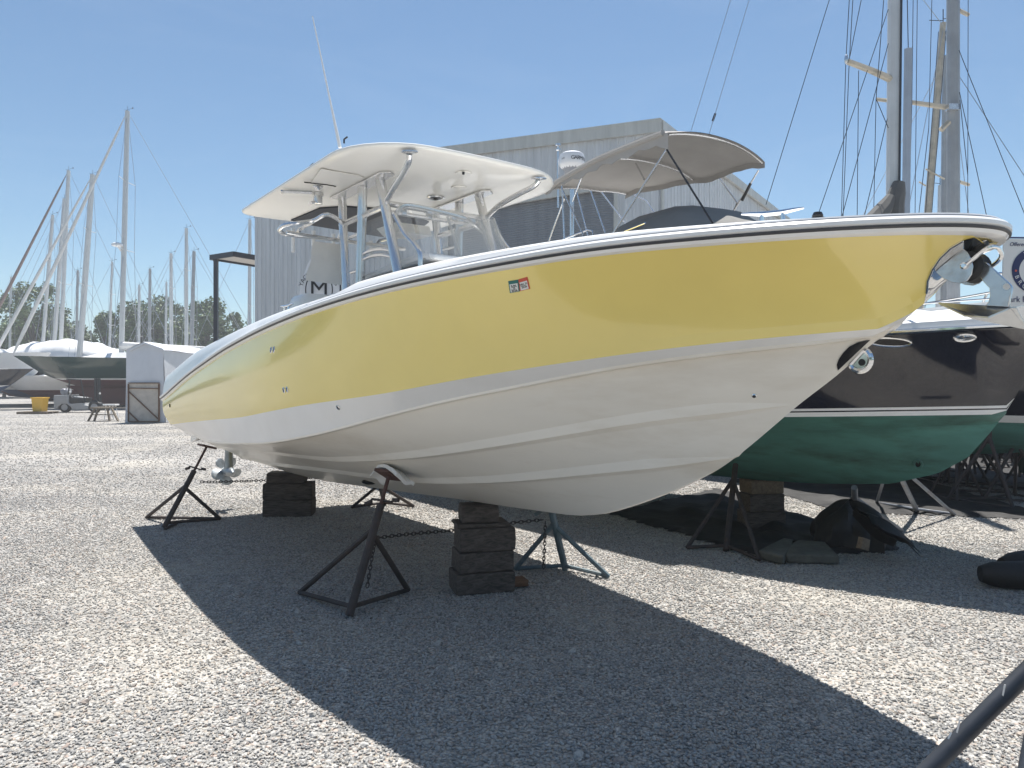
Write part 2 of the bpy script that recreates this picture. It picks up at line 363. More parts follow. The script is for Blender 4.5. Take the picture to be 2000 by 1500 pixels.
def gravel_nodes(o,y0,y1,d0,d1,k=1.0):
    t=bpy.data.node_groups.new('scatter_gravel','GeometryNodeTree')
    t.interface.new_socket('Geometry',in_out='INPUT',socket_type='NodeSocketGeometry'); t.interface.new_socket('Geometry',in_out='OUTPUT',socket_type='NodeSocketGeometry')
    N,L=t.nodes,t.links; i=N.new('NodeGroupInput'); ou=N.new('NodeGroupOutput')
    pos=N.new('GeometryNodeInputPosition'); sx=N.new('ShaderNodeSeparateXYZ'); L.new(pos.outputs[0],sx.inputs[0])
    mr=N.new('ShaderNodeMapRange'); mr.inputs[1].default_value=y0; mr.inputs[2].default_value=y1; mr.inputs[3].default_value=d0; mr.inputs[4].default_value=d1
    L.new(sx.outputs[1],mr.inputs[0])
    d=N.new('GeometryNodeDistributePointsOnFaces'); L.new(i.outputs[0],d.inputs['Mesh']); pz=N.new('ShaderNodeTexNoise'); pz.inputs['Scale'].default_value=.55; pz.inputs['Detail'].default_value=5; L.new(pos.outputs[0],pz.inputs['Vector'])
    pr=N.new('ShaderNodeMapRange'); pr.inputs[1].default_value=.36; pr.inputs[2].default_value=.54; pr.inputs[3].default_value=1.0; pr.inputs[4].default_value=.42; L.new(pz.outputs['Fac'],pr.inputs[0])
    mm=N.new('ShaderNodeMath'); mm.operation='MULTIPLY'; L.new(mr.outputs[0],mm.inputs[0]); L.new(pr.outputs[0],mm.inputs[1]); L.new(mm.outputs[0],d.inputs['Density'])
    ic=N.new('GeometryNodeMeshIcoSphere'); ic.inputs['Radius'].default_value=1; ic.inputs['Subdivisions'].default_value=2
    sp=N.new('GeometryNodeSetPosition'); nz=N.new('ShaderNodeTexNoise'); nz.inputs['Scale'].default_value=1.3
    vm=N.new('ShaderNodeVectorMath'); vm.operation='SUBTRACT'; vm.inputs[1].default_value=(.5,.5,.5); L.new(nz.outputs['Color'],vm.inputs[0])
    vs=N.new('ShaderNodeVectorMath'); vs.operation='SCALE'; vs.inputs['Scale'].default_value=1.5; L.new(vm.outputs[0],vs.inputs[0])
    L.new(ic.outputs['Mesh'],sp.inputs['Geometry']); L.new(vs.outputs[0],sp.inputs['Offset'])
    sm=N.new('GeometryNodeSetMaterial'); sm.inputs['Material'].default_value=pm; L.new(sp.outputs[0],sm.inputs['Geometry'])
    io=N.new('GeometryNodeInstanceOnPoints'); L.new(d.outputs['Points'],io.inputs['Points']); L.new(sm.outputs[0],io.inputs['Instance'])
    rv=N.new('FunctionNodeRandomValue'); rv.data_type='FLOAT_VECTOR'; rv.inputs[0].default_value=(.0070*k,.0052*k,.0042*k); rv.inputs[1].default_value=(.0155*k,.0125*k,.0092*k)
    ra=N.new('FunctionNodeRandomValue'); ra.data_type='FLOAT_VECTOR'; ra.inputs[0].default_value=(-.6,-.6,0); ra.inputs[1].default_value=(.6,.6,6.283); ra.inputs['Seed'].default_value=3
    L.new(rv.outputs[0],io.inputs['Scale']); L.new(ra.outputs[0],io.inputs['Rotation'])
    L.new(io.outputs[0],ou.inputs[0])
    md=o.modifiers.new('scatter','NODES'); md.node_group=t
gravel_nodes(gravel,3.2,14,3700,90,.76)
fr=MB(); fr.grid([[(x*(.72*y+2)/12,y,.003) for x in range(-12,13)] for y in [9+1.0*i for i in range(34)]])
ls_=MB(); ls_.grid([[(x*(.72*y+1)/12,y,.004) for x in range(-12,13)] for y in [1.8+.5*i for i in range(24)]]); lst=ls_.build('loose_stones',pm); tag(lst,kind='stuff'); gravel_nodes(lst,3,13,16,5,1.9)
coarse=fr.build('coarse_gravel',pm); tag(coarse,kind='stuff'); gravel_nodes(coarse,10,42,210,24,1.35)

# ---------------------------------------------------------------- yellow boat: frame and curves
K0=V((-.29,6.0,0)); L_=math.hypot(.59,.807); D=V((.59/L_,-.807/L_,0)); Nn=V((-.807/L_,-.59/L_,0))
def B(t,v,z,k0=K0): return k0+D*t+Nn*v+V((0,0,z))
def onv(px,py,v,k0=K0):
    r=(px-1000)/F; t=(r*(k0.y+v*Nn.y)-k0.x-v*Nn.x)/(D.x-r*D.y); Y=k0.y+t*D.y+v*Nn.y
    return t,v,CH+(750-py)/F*Y
def OV(px,py,v,k0=K0): return B(*onv(px,py,v,k0),k0)
def onz(px,py,z,k0=K0):
    Y=(z-CH)*F/(750-py); p=V(((px-1000)/F*Y,Y,0))-V((k0.x,k0.y,0)); return p.dot(D),p.dot(Nn)
def prof(Bm,Bs,ts,t0,te,p,q):
    def f(t):
        if t<t0:
            k=min(max((t-ts)/(t0-ts),0),1); return Bs+(Bm-Bs)*(1-(1-k)**2)
        k=min((t-t0)/(te-t0),1); return Bm*max(1-k**p,0)**q
    return f
def curve(pts,vf,k0=K0,smooth=.22,lo=-9,hi=4.6):
    T=[];Z=[]
    for px,py in pts:
        r=(px-1000)/F
        def gg(t):
            v=vf(t); return k0.x+t*D.x+v*Nn.x-r*(k0.y+t*D.y+v*Nn.y)
        a,b=lo,hi
        for _ in range(60):
            m=(a+b)/2
            if gg(a)*gg(m)<=0: b=m
            else: a=m
        t=(a+b)/2; v=vf(t); Y=k0.y+t*D.y+v*Nn.y
        T.append(t); Z.append(CH+(750-py)/F*Y)
    T=np.array(T);Z=np.array(Z); o=np.argsort(T); T=T[o];Z=Z[o]
    x=np.arange(-9,5.5,.02)
    s0=(Z[2]-Z[0])/(T[2]-T[0]); s1=(Z[-1]-Z[-3])/(T[-1]-T[-3])
    z=np.interp(x,T,Z); z=np.where(x<T[0],Z[0]+s0*.5*(x-T[0]),z); z=np.where(x>T[-1],Z[-1]+s1*(x-T[-1]),z)
    k=np.exp(-.5*(np.arange(-40,41)*.02/smooth)**2); k/=k.sum()
    zs=np.convolve(np.pad(z,40,mode='edge'),k,'valid')
    return lambda t: float(np.interp(t,x,zs))
TS=-4.84
TE=3.76
vR=prof(1.40,1.385,-5,-1.5,TE,2.3,.53)
vW=prof(1.37,1.335,-5,-1.5,3.42,2,.9)
vC=prof(1.30,1.02,-4.7,-1.8,3.34,2,.9)
v1=prof(.85,.85,-5,-1.,2.88,2,.9)
v2=prof(.48,.60,-5,-.5,2.55,2,.9)
zK=curve([(540,915),(640,940),(800,962),(900,975),(1000,990),(1130,1008),(1190,1003),(1250,985),(1330,955),(1400,920),(1445,888),(1500,842),(1560,790),(1640,730),(1736,641),(1775,615),(1812,592),(1838,562),(1862,530),(1888,502),(1915,483),(1940,472)],lambda t:0,smooth=.05)
zR=curve([(318,780),(345,755),(370,733),(440,684),(510,647),(580,617),(650,593),(755,563),(895,533),(1000,514),(1200,481),(1400,467),(1500,455),(1700,447),(1850,445),(1940,444),(1975,446)],vR,smooth=.25)
zW=curve([(326,828),(475,815),(587,792),(755,769),(895,741),(1000,724),(1200,694),(1400,669),(1610,650),(1736,641)],vW)
zC=curve([(384,859),(457,866),(524,866),(597,853),(650,841),(755,811),(895,776),(1000,757),(1188,718),(1400,689),(1610,668),(1710,656)],vC)
z1=curve([(436,873),(545,885),(650,898),(720,897),(825,890),(1000,864),(1100,846),(1200,830),(1300,813),(1400,803),(1541,791)],v1)
z2=curve([(464,890),(545,908),(650,920),(755,934),(840,941),(904,940),(979,939),(1075,930),(1160,922),(1240,914),(1300,909),(1387,901),(1440,892)],v2)
def pt(vf,zf,t,zk,te):
    if t>=te: return (0.0,zk)
    v=vf(t); return (v,max(zf(t),zk+.0*v))
def section(t):
    zk=zK(t); P=[]
    k2=pt(v2,z2,t,zk,2.55); k1=pt(v1,z1,t,zk,2.88); kc=pt(vC,zC,t,zk,3.34); kw=pt(vW,zW,t,zk,3.42); kr=(vR(t),max(zR(t)-.024,zk+.004))
    def strake(prev,s,nxt,P):
        v,z=s
        if v<.004: return P+[(v,z)]*4
        f=min(1,v/.16)
        def un(a):
            x,y=a[0]-v,a[1]-z; L=math.hypot(x,y) or 1; return x/L,y/L
        di,do=un(prev),un(nxt); nx,ny=do[1],-do[0]
        return P+[(v+di[0]*.045*f,z+di[1]*.045*f),(v+di[0]*.006*f+nx*.012*f,z+di[1]*.006*f+ny*.012*f),(v+nx*.019*f,z+ny*.019*f),(v+do[0]*.058*f,z+do[1]*.058*f)]
    P=[(0,zk),(.03*min(1,k2[0]/.2),zk+.004)]
    P+=[(k2[0]*.5,zk+(k2[1]-zk)*.49)]
    P=strake((0,zk),k2,k1,P)
    P+=[((k2[0]+k1[0])/2,(k2[1]+k1[1])/2)]
    P=strake(k2,k1,kc,P)
    P+=[((k1[0]+kc[0])/2,(k1[1]+kc[1])/2)]
    f=min(1,kc[0]/.15)
    P+=[(kc[0]-.035*f,kc[1]-.012*f),(kc[0]+.004*f,kc[1]-.008*f),(kc[0]+.008*f,kc[1]+.006*f)]
    P+=[((kc[0]+kw[0])/2,(kc[1]+kw[1])/2),kw]
    fl=max(0,min(1,(t+.5)/4)); ex=1+.75*fl; bul=.035*(1-fl)
    for i in range(1,9):
        f=i/8; P.append((kw[0]+(kr[0]-kw[0])*f**ex+bul*math.sin(math.pi*f),kw[1]+(kr[1]-kw[1])*f))
    return P
NB=15      # rows up to the yellow boundary
st=[TS+.12*i for i in range(int((2.0-TS)/.12)+1)]; st=st+[st[-1]+.04*i for i in range(1,int((TE-.02-st[-1])/.04)+1)]
def rake(t,z):      # the transom leans forward towards the keel
    k=max(0,min(1,(t-TS)/2.2)); return t+(1-k)**2*max(0,(zR(TS)-z))*.75
hull=MB(); rows=[]
for t in st:
    S=section(t)
    near=[B(rake(t,z),v,z) for v,z in S]; far=[B(rake(t,z),-v,z) for v,z in S]
    rows.append(near[::-1]+far[1:])
n=len(section(0)); idx=[]
for j in range(2*n-2):
    lo=(n-2-j) if j<n-1 else j-(n-1)
    idx.append(0 if lo<15 else (1 if lo<17 else 2))
hull.grid(rows,mrow=idx)
b0=len(hull.v); hull.add(rows[0],[list(range(2*n-1))],2)
boat=thing('centre_console_boat','pale yellow and white sport fishing boat with a white hardtop, propped on timber blocks','boat',B(-.5,0,0))
hull_o=hull.build('hull',[M['bottom'],M['white'],M['yellow']],boat,angle=11,weld=True)
bvh=BVHTree.FromPolygons([tuple(p) for p in hull.v],hull.f)
EYE=V((0,0,CH))
def hit(px,py,off=.004,tree=None):
    d=V(((px-1000)/F,1,(750-py)/F)).normalized(); p,nn,i,dd=(tree or bvh).ray_cast(EYE,d)
    if p is None: return None
    if nn.dot(d)>0: nn=-nn
    return p+nn*off,nn
def patch(name,poly,mat,parent,off=.004,thick=.003,tree=None):
    """a thin plate that follows the hull, outlined by points on it"""
    P=[hit(*p,off+thick,tree) for p in poly]; P=[p for p in P if p]
    c=sum((p[0] for p in P),V())/len(P); nn=sum((p[1] for p in P),V()).normalized()
    m=MB(); n=len(P); top=[p[0] for p in P]; bot=[p[0]-p[1]*(thick+off+.004) for p in P]
    hc=c
    m.add(top+bot+[hc],[[i,(i+1)%n,2*n] for i in range(n)]+[[i,(i+1)%n,n+(i+1)%n,n+i] for i in range(n)])
    return m.build(name,mat,parent,angle=50)

def strip_patch(name,U,Lw,mat,parent,off=.003,k=5):
    rows=[]
    for a,b in zip(U,Lw):
        r=[]
        for i in range(k+1):
            for q in range(25):
                h=hit(a[0]+(b[0]-a[0])*i/k-3*q,a[1]+(b[1]-a[1])*i/k+.6*q,off)
                if h: break
            r.append(h[0])
        rows.append(r)
    m=MB(); m.grid(rows); return m.build(name,mat,parent,angle=60)
# ---- rub rail, gunwale cap, deck: swept along the sheer
ph=[i/70 for i in range(71)]
tt=[TS+(TE-TS)*math.sin(p*math.pi/2) for p in ph]
side=[(t,vR(t) if t<TE-.0001 else 0.0,zR(t)) for t in tt]; side[-1]=(TE,0,zR(TE))
path=[V(p) for p in side]+[V((t,-v,z)) for t,v,z in side[-2::-1]]
nrm=[]
for i in range(len(path)):
    d=path[min(i+1,len(path)-1)]-path[max(i-1,0)]; d.z=0; d.normalize(); nrm.append(V((-d.y,d.x,0)))
if nrm[0].y<0: nrm=[-a for a in nrm]
def hcap(t):
    return float(np.interp(t,[-5,-4.2,-3.3,-2,-1,-.1,.25,.5,1.5,2.5,3.5,3.95],[.30,.28,.25,.165,.125,.09,.085,.115,.105,.085,.062,.058]))
def sweep(sec,name,mats,mrow=None,angle=30):
    m=MB(); rws=[]
    for p,a in zip(path,nrm):
        h=hcap(p.x); av=abs(p.y); r=[]
        for o,z,k in sec:
            oo=o
            if o<-.03: oo=-min(-o,max(.03+.0*av,av*.85)) if av>.03 else -.03
            z_=p.z+(z*h if k else z)
            q=p+a*oo; r.append(B(q.x,q.y,z_))
        rws.append(r)
    m.grid(rws,mrow=mrow)
    m.add(rws[0],[list(range(len(sec)))]); m.add(rws[-1],[list(range(len(sec)))])
    return m.build(name,mats,boat,angle=angle)
sweep([(-.035,-.031,0),(-.004,-.029,0),(.012,-.021,0),(.020,-.008,0),(-.02,-.007,0)],'sheer_moulding',M['white'])
sweep([(-.01,-.0073,0),(.022,-.0070,0),(.030,-.003,0),(.031,.001,0),(.027,.0047,0),(-.01,.005,0)],'rub_rail',M['rub'])
sweep([(-.01,.005,0),(.024,.0055,0),(.032,.012,0),(.033,.026,0),(.022,.037,0),(.010,.040,0),(.007,.041,0),(.005,.046,0),(.001,.047,0),(-.002,.053,0),(-.012,.45,1),(-.03,.80,1),(-.055,.96,1),(-.09,1.0,1),(-.27,.98,1),(-.285,.9,1),(-.29,.012,0),(-.295,-.004,0)],
      'gunwale',[M['deck'],M['groove']],mrow=[0,0,0,0,0,1,1,1,0,0,0,0,0,0,0,0,0])
# inside: foredeck and cockpit sole
dk=MB(); rr=[]
for t in [TS+.1+.2*i for i in range(44)]:
    if t>3.3: break
    v=max(.02,vR(t)-min(.29,.85*vR(t))); dp=float(np.interp(t,[-5,.6,1.3],[.55,.5,.02])); z=zR(t)
    rr.append([B(t,v,z-.004),B(t,v*.985,z-dp),B(t,0,z-dp+.02),B(t,-v*.985,z-dp),B(t,-v,z-.004)])
dk.grid(rr); dk.add(rr[0],[(0,1,2,3,4)]); dk.build('deck',M['deck'],boat)
# ---- T-top
def rounded(t0,t1,v0,v1,rf,ra,bow=.08,k=7):
    P=[]
    def arc(ct,cv,r,a0,a1):
        for i in range(k+1):
            a=R(a0+(a1-a0)*i/k); P.append([ct+r*math.cos(a),cv+r*math.sin(a)])
    arc(t1-rf,v1-rf,rf,90,0); arc(t1-rf,v0+rf,rf,0,-90)
    arc(t0+ra,v0+ra,ra,-90,-180); arc(t0+ra,v1-ra,ra,180,90)
    out=[]
    for i in range(len(P)):
        a=P[i];b=P[(i+1)%len(P)]; n=max(1,int(math.hypot(b[0]-a[0],b[1]-a[1])/.15))
        for j in range(n): out.append([a[0]+(b[0]-a[0])*j/n,a[1]+(b[1]-a[1])*j/n])
    for p in out:
        f=(p[0]-t0)/(t1-t0); c=(p[1]-(v0+v1)/2)/((v1-v0)/2)
        p[0]+=bow*(1-c*c)*max(0,f*2-1)
    return out
ZT=3.45
ol=rounded(-2.98,.03,-1.06,1.02,.55,.16)
ct=sum(p[0] for p in ol)/len(ol); cv=-.04
def zrim(t): return ZT+.0*(t)
top=MB(); rws=[]
for s_,dz in [(0.0,-.045),(.45,-.045),(.80,-.045),(.93,-.040),(.985,-.027),(.996,-.020),(1.0,-.008),(.999,.004),(.988,.014),(.93,.034),(.8,.06),(.5,.10),(.0,.12)]:
    rws.append([B(ct+(p[0]-ct)*s_,cv+(p[1]-cv)*s_,ZT+dz) for p in ol])
top.grid(rws,closed=True)
tto=top.build('hardtop',M['ttop'],boat,angle=50,weld=True)
ZU=ZT-.047
def OZ(px,py,z): t,v=onz(px,py,z); return B(t,v,z)
MB().prism([OZ(*p,ZU) for p in [(568,429),(625,405),(672,402),(735,406),(800,418),(838,432),(800,462),(745,461),(690,452),(612,439)]],(0,0,-.012)).build('underside_panel',M['dark'],tto)
hp=MB()
for a in (0,):
    P=[OZ(*p,ZU) for p in [(606,357),(627,329),(700,341),(712,347),(662,366),(650,372)]]
    hp.prism(P,(0,0,-.008))
hp.build('hatch',M['ttop'],tto,bevel=.004)
sp=MB(); c=OZ(851,385,ZU); sp.lathe(c,[(.085,0),(.085,-.008),(.07,-.016),(.06,-.012)],20); sp.build('speaker',M['alu'],tto)
sp=MB(); sp.lathe(c,[(.058,-.008),(.055,-.017),(.02,-.02),(.018,-.028),(.001,-.03)],16); sp.build('speaker_cone',M['blackpl'],tto)
for q in ((905,338),(896,366)):
    c=OZ(*q,ZU); MB().lathe(c,[(.07,0),(.065,-.01),(.03,-.012),(.001,-.018)],16).build('courtesy_light',M['ttop'],tto)
c=OZ(905,336,ZU-.015); MB().lathe(c,[(.012,0),(.01,-.02),(.001,-.022)],8).build('light_bulb',M['blackpl'],tto)
c=OZ(621,361,ZU); MB().lathe(c,[(.045,0),(.045,-.02),(.03,-.03),(.02,-.05)],14).build('swivel_mount',M['alu'],tto)
c=OZ(621,377,ZU); m=MB(); m.lathe(c,[(.05,0),(.05,-.03),(.042,-.032),(.042,-.10),(.03,-.105)],14); m.tube([c+V((-.02,0,-.08)),OZ(607,396,ZU-.12)],.014,6); m.build('camera_mount',M['alu'],tto)
MB().tube([OZ(549,374,ZU-.01),OZ(610,376,ZU-.01)],.016,6).build('grab_handle',M['galv'],tto)
MB().tube([OZ(594,356,ZU-.01),OZ(640,361,ZU-.01),OZ(656,364,ZU-.01)],.006,5).build('hatch_hinge',M['blackpl'],tto)
for q in ((606,331),(672,280)): 
    c=OZ(*q,ZT+.02); MB().tube([c,c+V((0,0,.03)),c+V((.02,.02,.055))],.007,6).build('deck_fitting',M['blackpl'],tto)
# mounting plates and posts
def pair(fn):
    for s in (1,-1): fn(s)
def mounting(s):
    MB().prism([B(t,s*v,ZU-.001) for t,v in ((-1.62,.43),(-.58,.43),(-.52,.50),(-.58,.57),(-1.62,.57))],(0,0,-.018)).build('mounting_plate',M['alu'],boat,bevel=.004)
pair(mounting)
def posts(s):
    v=.5*s
    for a,b,r in (((-1.50,ZU-.02),(-1.24,1.5),.040),((-1.05,ZU-.02),(-1.12,1.5),.042),((-.71,ZU-.02),(-.02,1.7),.042)):
        p,q=B(a[0],v,a[1]),B(b[0],v*1.04,b[1]) 
        m=MB(); m.tube([p,p.lerp(q,.3),p.lerp(q,.6),q],r,12); m.build('support_post',M['alu'],boat)
        d=(q-p).normalized(); m=MB(); e=p+d*.26; m.tube([e,e+d*.012],r+.005,12); 
        m.build('post_collar',M['alu'],boat)
        if a[0]<-1.2: MB().tube([e+d*.45,e+d*.462],r+.004,12).build('post_collar',M['alu'],boat)
pair(posts)
def braces(s):
    v=.5*s; q=OV(745,372,.5); t0=(-.66); 
    P=catmull([B(-.64,v,3.14),B(-.42,v+.02*s,3.24),B(-.18,v+.06*s,3.30),B(-.02,v+.10*s,3.34),B(.03,v+.12*s,ZU-.02)],6)
    MB().tube(P,.024,10).build('brace_tube',M['alu'],boat)
    c=B(.03,v+.12*s,ZU); MB().lathe(c,[(.065,0),(.065,-.008),(.04,-.014)],16,Matrix.Diagonal((1,.55,1))).build('brace_flange',M['alu'],boat)
    # fore-and-aft rail between the posts
    MB().tube([B(-1.42,v,3.13),B(-.66,v,3.13)],.026,10).build('side_rail',M['alu'],boat)
    P=catmull([OV(707,497,.5),OV(725,489,.5),OV(750,486,.5),OV(775,492,.5)],5)
    P=[V((p.x,p.y,p.z)) for p in P]
    if s<0: P=[p-Nn*1.0 for p in P]
    MB().tube(P,.018,8).build('grab_rail',M['alu'],boat); MB().tube([p-V((0,0,.05)) for p in P],.016,8).build('grab_rail',M['alu'],boat)
    for z in (2.98,2.66):
        MB().tube([B(-1.34+(.0 if z>2.8 else .05),v,z),B(-1.09,v,z)],.016,8).build('cross_rung',M['alu'],boat)
    P=catmull([OV(771,420,.5),OV(790,455,.5),OV(810,478,.5),OV(820,495,.5),OV(821,521,.5),OV(821,545,.5)],6)
    if s<0: P=[p-Nn*1.0 for p in P]
    MB().tube(P,.019,9).build('entry_handrail',M['alu'],boat)
pair(braces)
# athwartship rail and the front pipe that carries the clear curtain
for z,r in ((3.17,.026),(3.10,.017)):
    MB().tube([B(-.67,.5,z),B(-.67,-.5,z)],r,10).build('cross_rail',M['alu'],boat)
for v in (.3,.05,-.2,-.4): MB().box(B(-.67,v,3.135),(.04,.05,.09),math.atan2(D.y,D.x)).build('rail_clamp',M['alu'],boat,bevel=.006)
P=catmull([OV(771,425,.42),OV(782,405,.38),OV(800,401,.3),OV(850,411,.05),OV(900,424,-.2),OV(918,433,-.36),OV(935,447,-.46),OV(948,456,-.5)],6)
MB().tube(P,.020,9).build('curtain_rail',M['alu'],boat)
# aft rail with rod holders
ra=[OV(768,370,.5)]
loop=catmull([B(-1.45,.5,3.13),OZ(640,419,3.13),OZ(612,431,3.10),OZ(580,436,3.06),OZ(556,440,3.04),OZ(546,447,3.02),OZ(547,452,3.02),OZ(556,457,3.02),OZ(575,460,3.02),OZ(620,464,3.02),OZ(680,472,3.02),OZ(745,480,3.02),OZ(790,487,3.02)],5)
aft=MB().tube(loop,.019,9).build('aft_rail',M['alu'],boat)
low=MB(); low.tube([OZ(560,453,2.99),OZ(600,460,2.99),OZ(680,472,2.99),OZ(790,487,2.99)],.016,8)
low.build('rod_rail',M['alu'],boat)
for q,u in (((572,446),(575,480)),((612,451),(615,474)),((651,457),(655,478)),((724,470),(728,488))):
    a=OZ(*q,3.10); 
    MB().tube([a,a-V((0,0,.04)),a-V((0,0,.22 if q[0]<600 else .14))],[.022,.018,.018],8).build('rod_holder',M['white'],boat)
for a,b in (((586,448),(579,459)),((668,452),(660,470)),((742,470),(735,481))):
    m=MB().tube([OZ(*a,3.09),OZ(*b,3.01)],.018,8); m.build('rail_strut',M['alu'],boat)
m=MB().tube([OZ(612,433,3.09),OZ(586,448,3.09)],.016,8).build('rail_strut',M['alu'],boat)
m=MB().tube([OZ(780,462,3.09),OZ(742,470,3.09)],.016,8).build('rail_strut',M['alu'],boat)
# console, windscreen curtain, electronics box, seats
rz=math.atan2(D.y,D.x)
cons=MB(); cons.box(B(-.62,0,1.95),(1.15,.84,1.3),rz); 
console=cons.build('console',M['deck'],boat,bevel=.06,seg=4)
MB().prism([B(-1.25,.40,2.60),B(-.15,.40,2.66),B(-.05,.36,2.62),B(-.05,-.36,2.62),B(-.15,-.40,2.66),B(-1.25,-.40,2.60)],(0,0,.045)).build('console_top',M['deck'],console,bevel=.015)
m=MB(); m.grid([[B(-.08-.28*f+.03*math.sin(math.pi*f),v,2.62+.50*f) for v in (.42,.2,0,-.2,-.42)] for f in (0,.25,.5,.75,1)]); m.build('clear_curtain',M['vinyl'],boat)
for s in (1,-1):
    m=MB(); m.grid([[B(-.08-.28*f-(1.15-.28*f)*g,.43*s,2.60+.50*f) for g in (0,.25,.5,.75,1)] for f in (0,.5,1)]); m.build('clear_curtain',M['vinyl'],boat)
for a,b in (((-.12,-.28,2.63),(-.34,-.26,3.05)),((-.12,.05,2.63),(-.34,.06,3.05)),((-.12,-.43,2.63),(-.37,-.43,3.1))):
    MB().tube([B(*a),B(*b)],.014,6).build('curtain_seam',M['vinylhaze'],boat)
MB().prism([OV(*p,-.10) for p in ((797,455),(839,442),(845,461),(812,470))],Nn*.34).build('electronics_box',M['ttop'],boat,bevel=.01)
MB().box(B(-1.75,.1,1.75),(.5,1.0,1.5),rz).build('leaning_post',M['deck'],boat,bevel=.08,seg=4)
q=OV(630,580,.75); MB().box(B(-1.38,.74,2.26),(.36,.5,.36),rz).build('side_cushion',M['ttop'],boat,bevel=.07,seg=4)
# antenna
a=OZ(664,288,3.5); b=a+V((-.228,.05,1.05)); 
m=MB(); m.tube([a,a.lerp(b,.12),a.lerp(b,.35),b],[.014,.012,.0075,.0045],7); m.build('whip_antenna',M['deck'],boat)
# cleats, bow light
def cleat(c,sz,par,f=D):
    m=MB()
    for s in (-1,1): m.tube([c+f*.06*sz*s-V((0,0,.02)),c+f*.055*sz*s+V((0,0,.035*sz))],.013*sz,8)
    m.tube([c+f*x*sz+V((0,0,h*sz)) for x,h in ((-.17,.052),(-.12,.048),(-.05,.04),(.05,.04),(.12,.048),(.17,.052))],[.006*sz,.011*sz,.015*sz,.015*sz,.011*sz,.006*sz],8)
    return m.build('cleat',M['steel'],par)
cleat(OV(1508,430,.42),.78,boat,(D-Nn*.5).normalized()); t,v,z=onv(560,606,1.20); cleat(B(t,v,z),.85,boat); cleat(B(t,-v,z),.85,boat); t,v,z=onv(1505,431,.42); cleat(B(t,-v,z),.78,boat,(D+Nn*.5).normalized())
c=B(*onv(1597,428,.25)); m=MB(); m.lathe(c,[(.030,-.02),(.030,.006),(.022,.008),(.024,.016),(.018,.030),(.001,.034)],14); m.build('bow_light',M['blackpl'],boat)
# registration stickers
def quad_sticker(qs,mname,parent,off=.003):
    P=[hit(*q,off)[0] for q in qs]; nn=hit(*qs[0])[1]
    m=MB(); m.prism(P,-nn*.0028); return m.build('registration_sticker',M[mname],parent),P,nn
def sticker(qs,mname,lines):
    o,P,nn=quad_sticker(qs,mname,boat); a,b,c,d=P
    right=(b-a).normalized(); up=(a-d).normalized()
    def at(u,v): return (a.lerp(b,u)).lerp(d.lerp(c,u),v)+nn*.0012
    m=MB(); m.prism([at(.10,.26),at(.90,.26),at(.90,.95),at(.10,.95)],-nn*.0005); m.build('sticker_field',M['stwhite'],o)
    hgt=(a-d).length
    for s_,v,sz in lines: text(s_,'sticker_lettering',M['ink'],at(.5,v)+nn*.0008,right,up,hgt*sz,o)
sticker([(993,549),(1012.5,546),(1015.5,568.5),(996.5,572)],'stgreen',[('JUN',.45,.27),('10',.63,.2),('2026',.83,.27)])
sticker([(1012.9,545.6),(1030,540.5),(1035.5,563.5),(1016,568.2)],'stred',[('DEC 31',.48,.22),('2026',.70,.27)])
# small hull fittings
def fitting(name,px,py,r,mat,sq=1.0,deep=True):
    h=hit(px,py,.0)
    p,nn=h; q=nn.to_track_quat('Z','Y').to_matrix()
    m=MB(); m.lathe(p-nn*.004,[(r,0),(r,.008),(r*.72,.012),(r*.62,.006)],14,q@Matrix.Diagonal((sq,1,1))); o=m.build(name,mat,boat)
    if deep:
        m=MB(); m.lathe(p-nn*.004,[(r*.62,0),(r*.6,.0085),(.0005,.0086)],12,q@Matrix.Diagonal((sq,1,1))); m.build('outlet_opening',M['black'],o)
for q in ((530,684),(535.5,683)): fitting('vent_fitting',*q,.026,M['steel'],.75)
for q in ((555,762),(561.5,761)): fitting('vent_fitting',*q,.024,M['steel'],.75)
fitting('drain_fitting',660.5,795.5,.020,M['steel']); fitting('drain_fitting',1473,772.5,.013,M['steel']); fitting('drain_fitting',332,792,.022,M['blackpl'],.6)
fitting('gunwale_fill_cap',735,549,.022,M['steel'],deep=False) if hit(735,549) else None
h=hit(722,941,0)
if h: m=MB(); m.ball(h[0],.06,12,(1.3,.7,.45)); m.build('transducer',M['blackpl'],boat)
# bow eye with dark strike plate
U=[(1636,723),(1634,712),(1638,701),(1646,689),(1658,677),(1675,668),(1690,664.5),(1700,663)]
strip_patch('strike_plate',U,[(1637+61*k/7,722.5-58*k/7) for k in range(8)],M['blackpl'],boat)
e=OV(1676,699,0); q=V((0,0,0))
m=MB(); fwd=(OV(1700,660,0)-OV(1640,725,0)).normalized(); out=V((0,0,0)); out=(D-fwd*D.dot(fwd)).normalized()
ring=[e+fwd*(.050*math.cos(a))+out*(.014+.050*max(-.35,math.sin(a))) for a in [2*math.pi*i/22 for i in range(22)]]
m.tube(ring,.014,8,closed=True); m.prism([p+Nn*.006 for p in ring],-Nn*.012); m.build('bow_eye',M['steel'],boat)
m=MB(); m.lathe(e+out*.03+Nn*.006,[(.016,0),(.016,.003),(.001,.0035)],12,Nn.to_track_quat('Z','Y').to_matrix()); m.build('eye_hole',M['black'],boat)
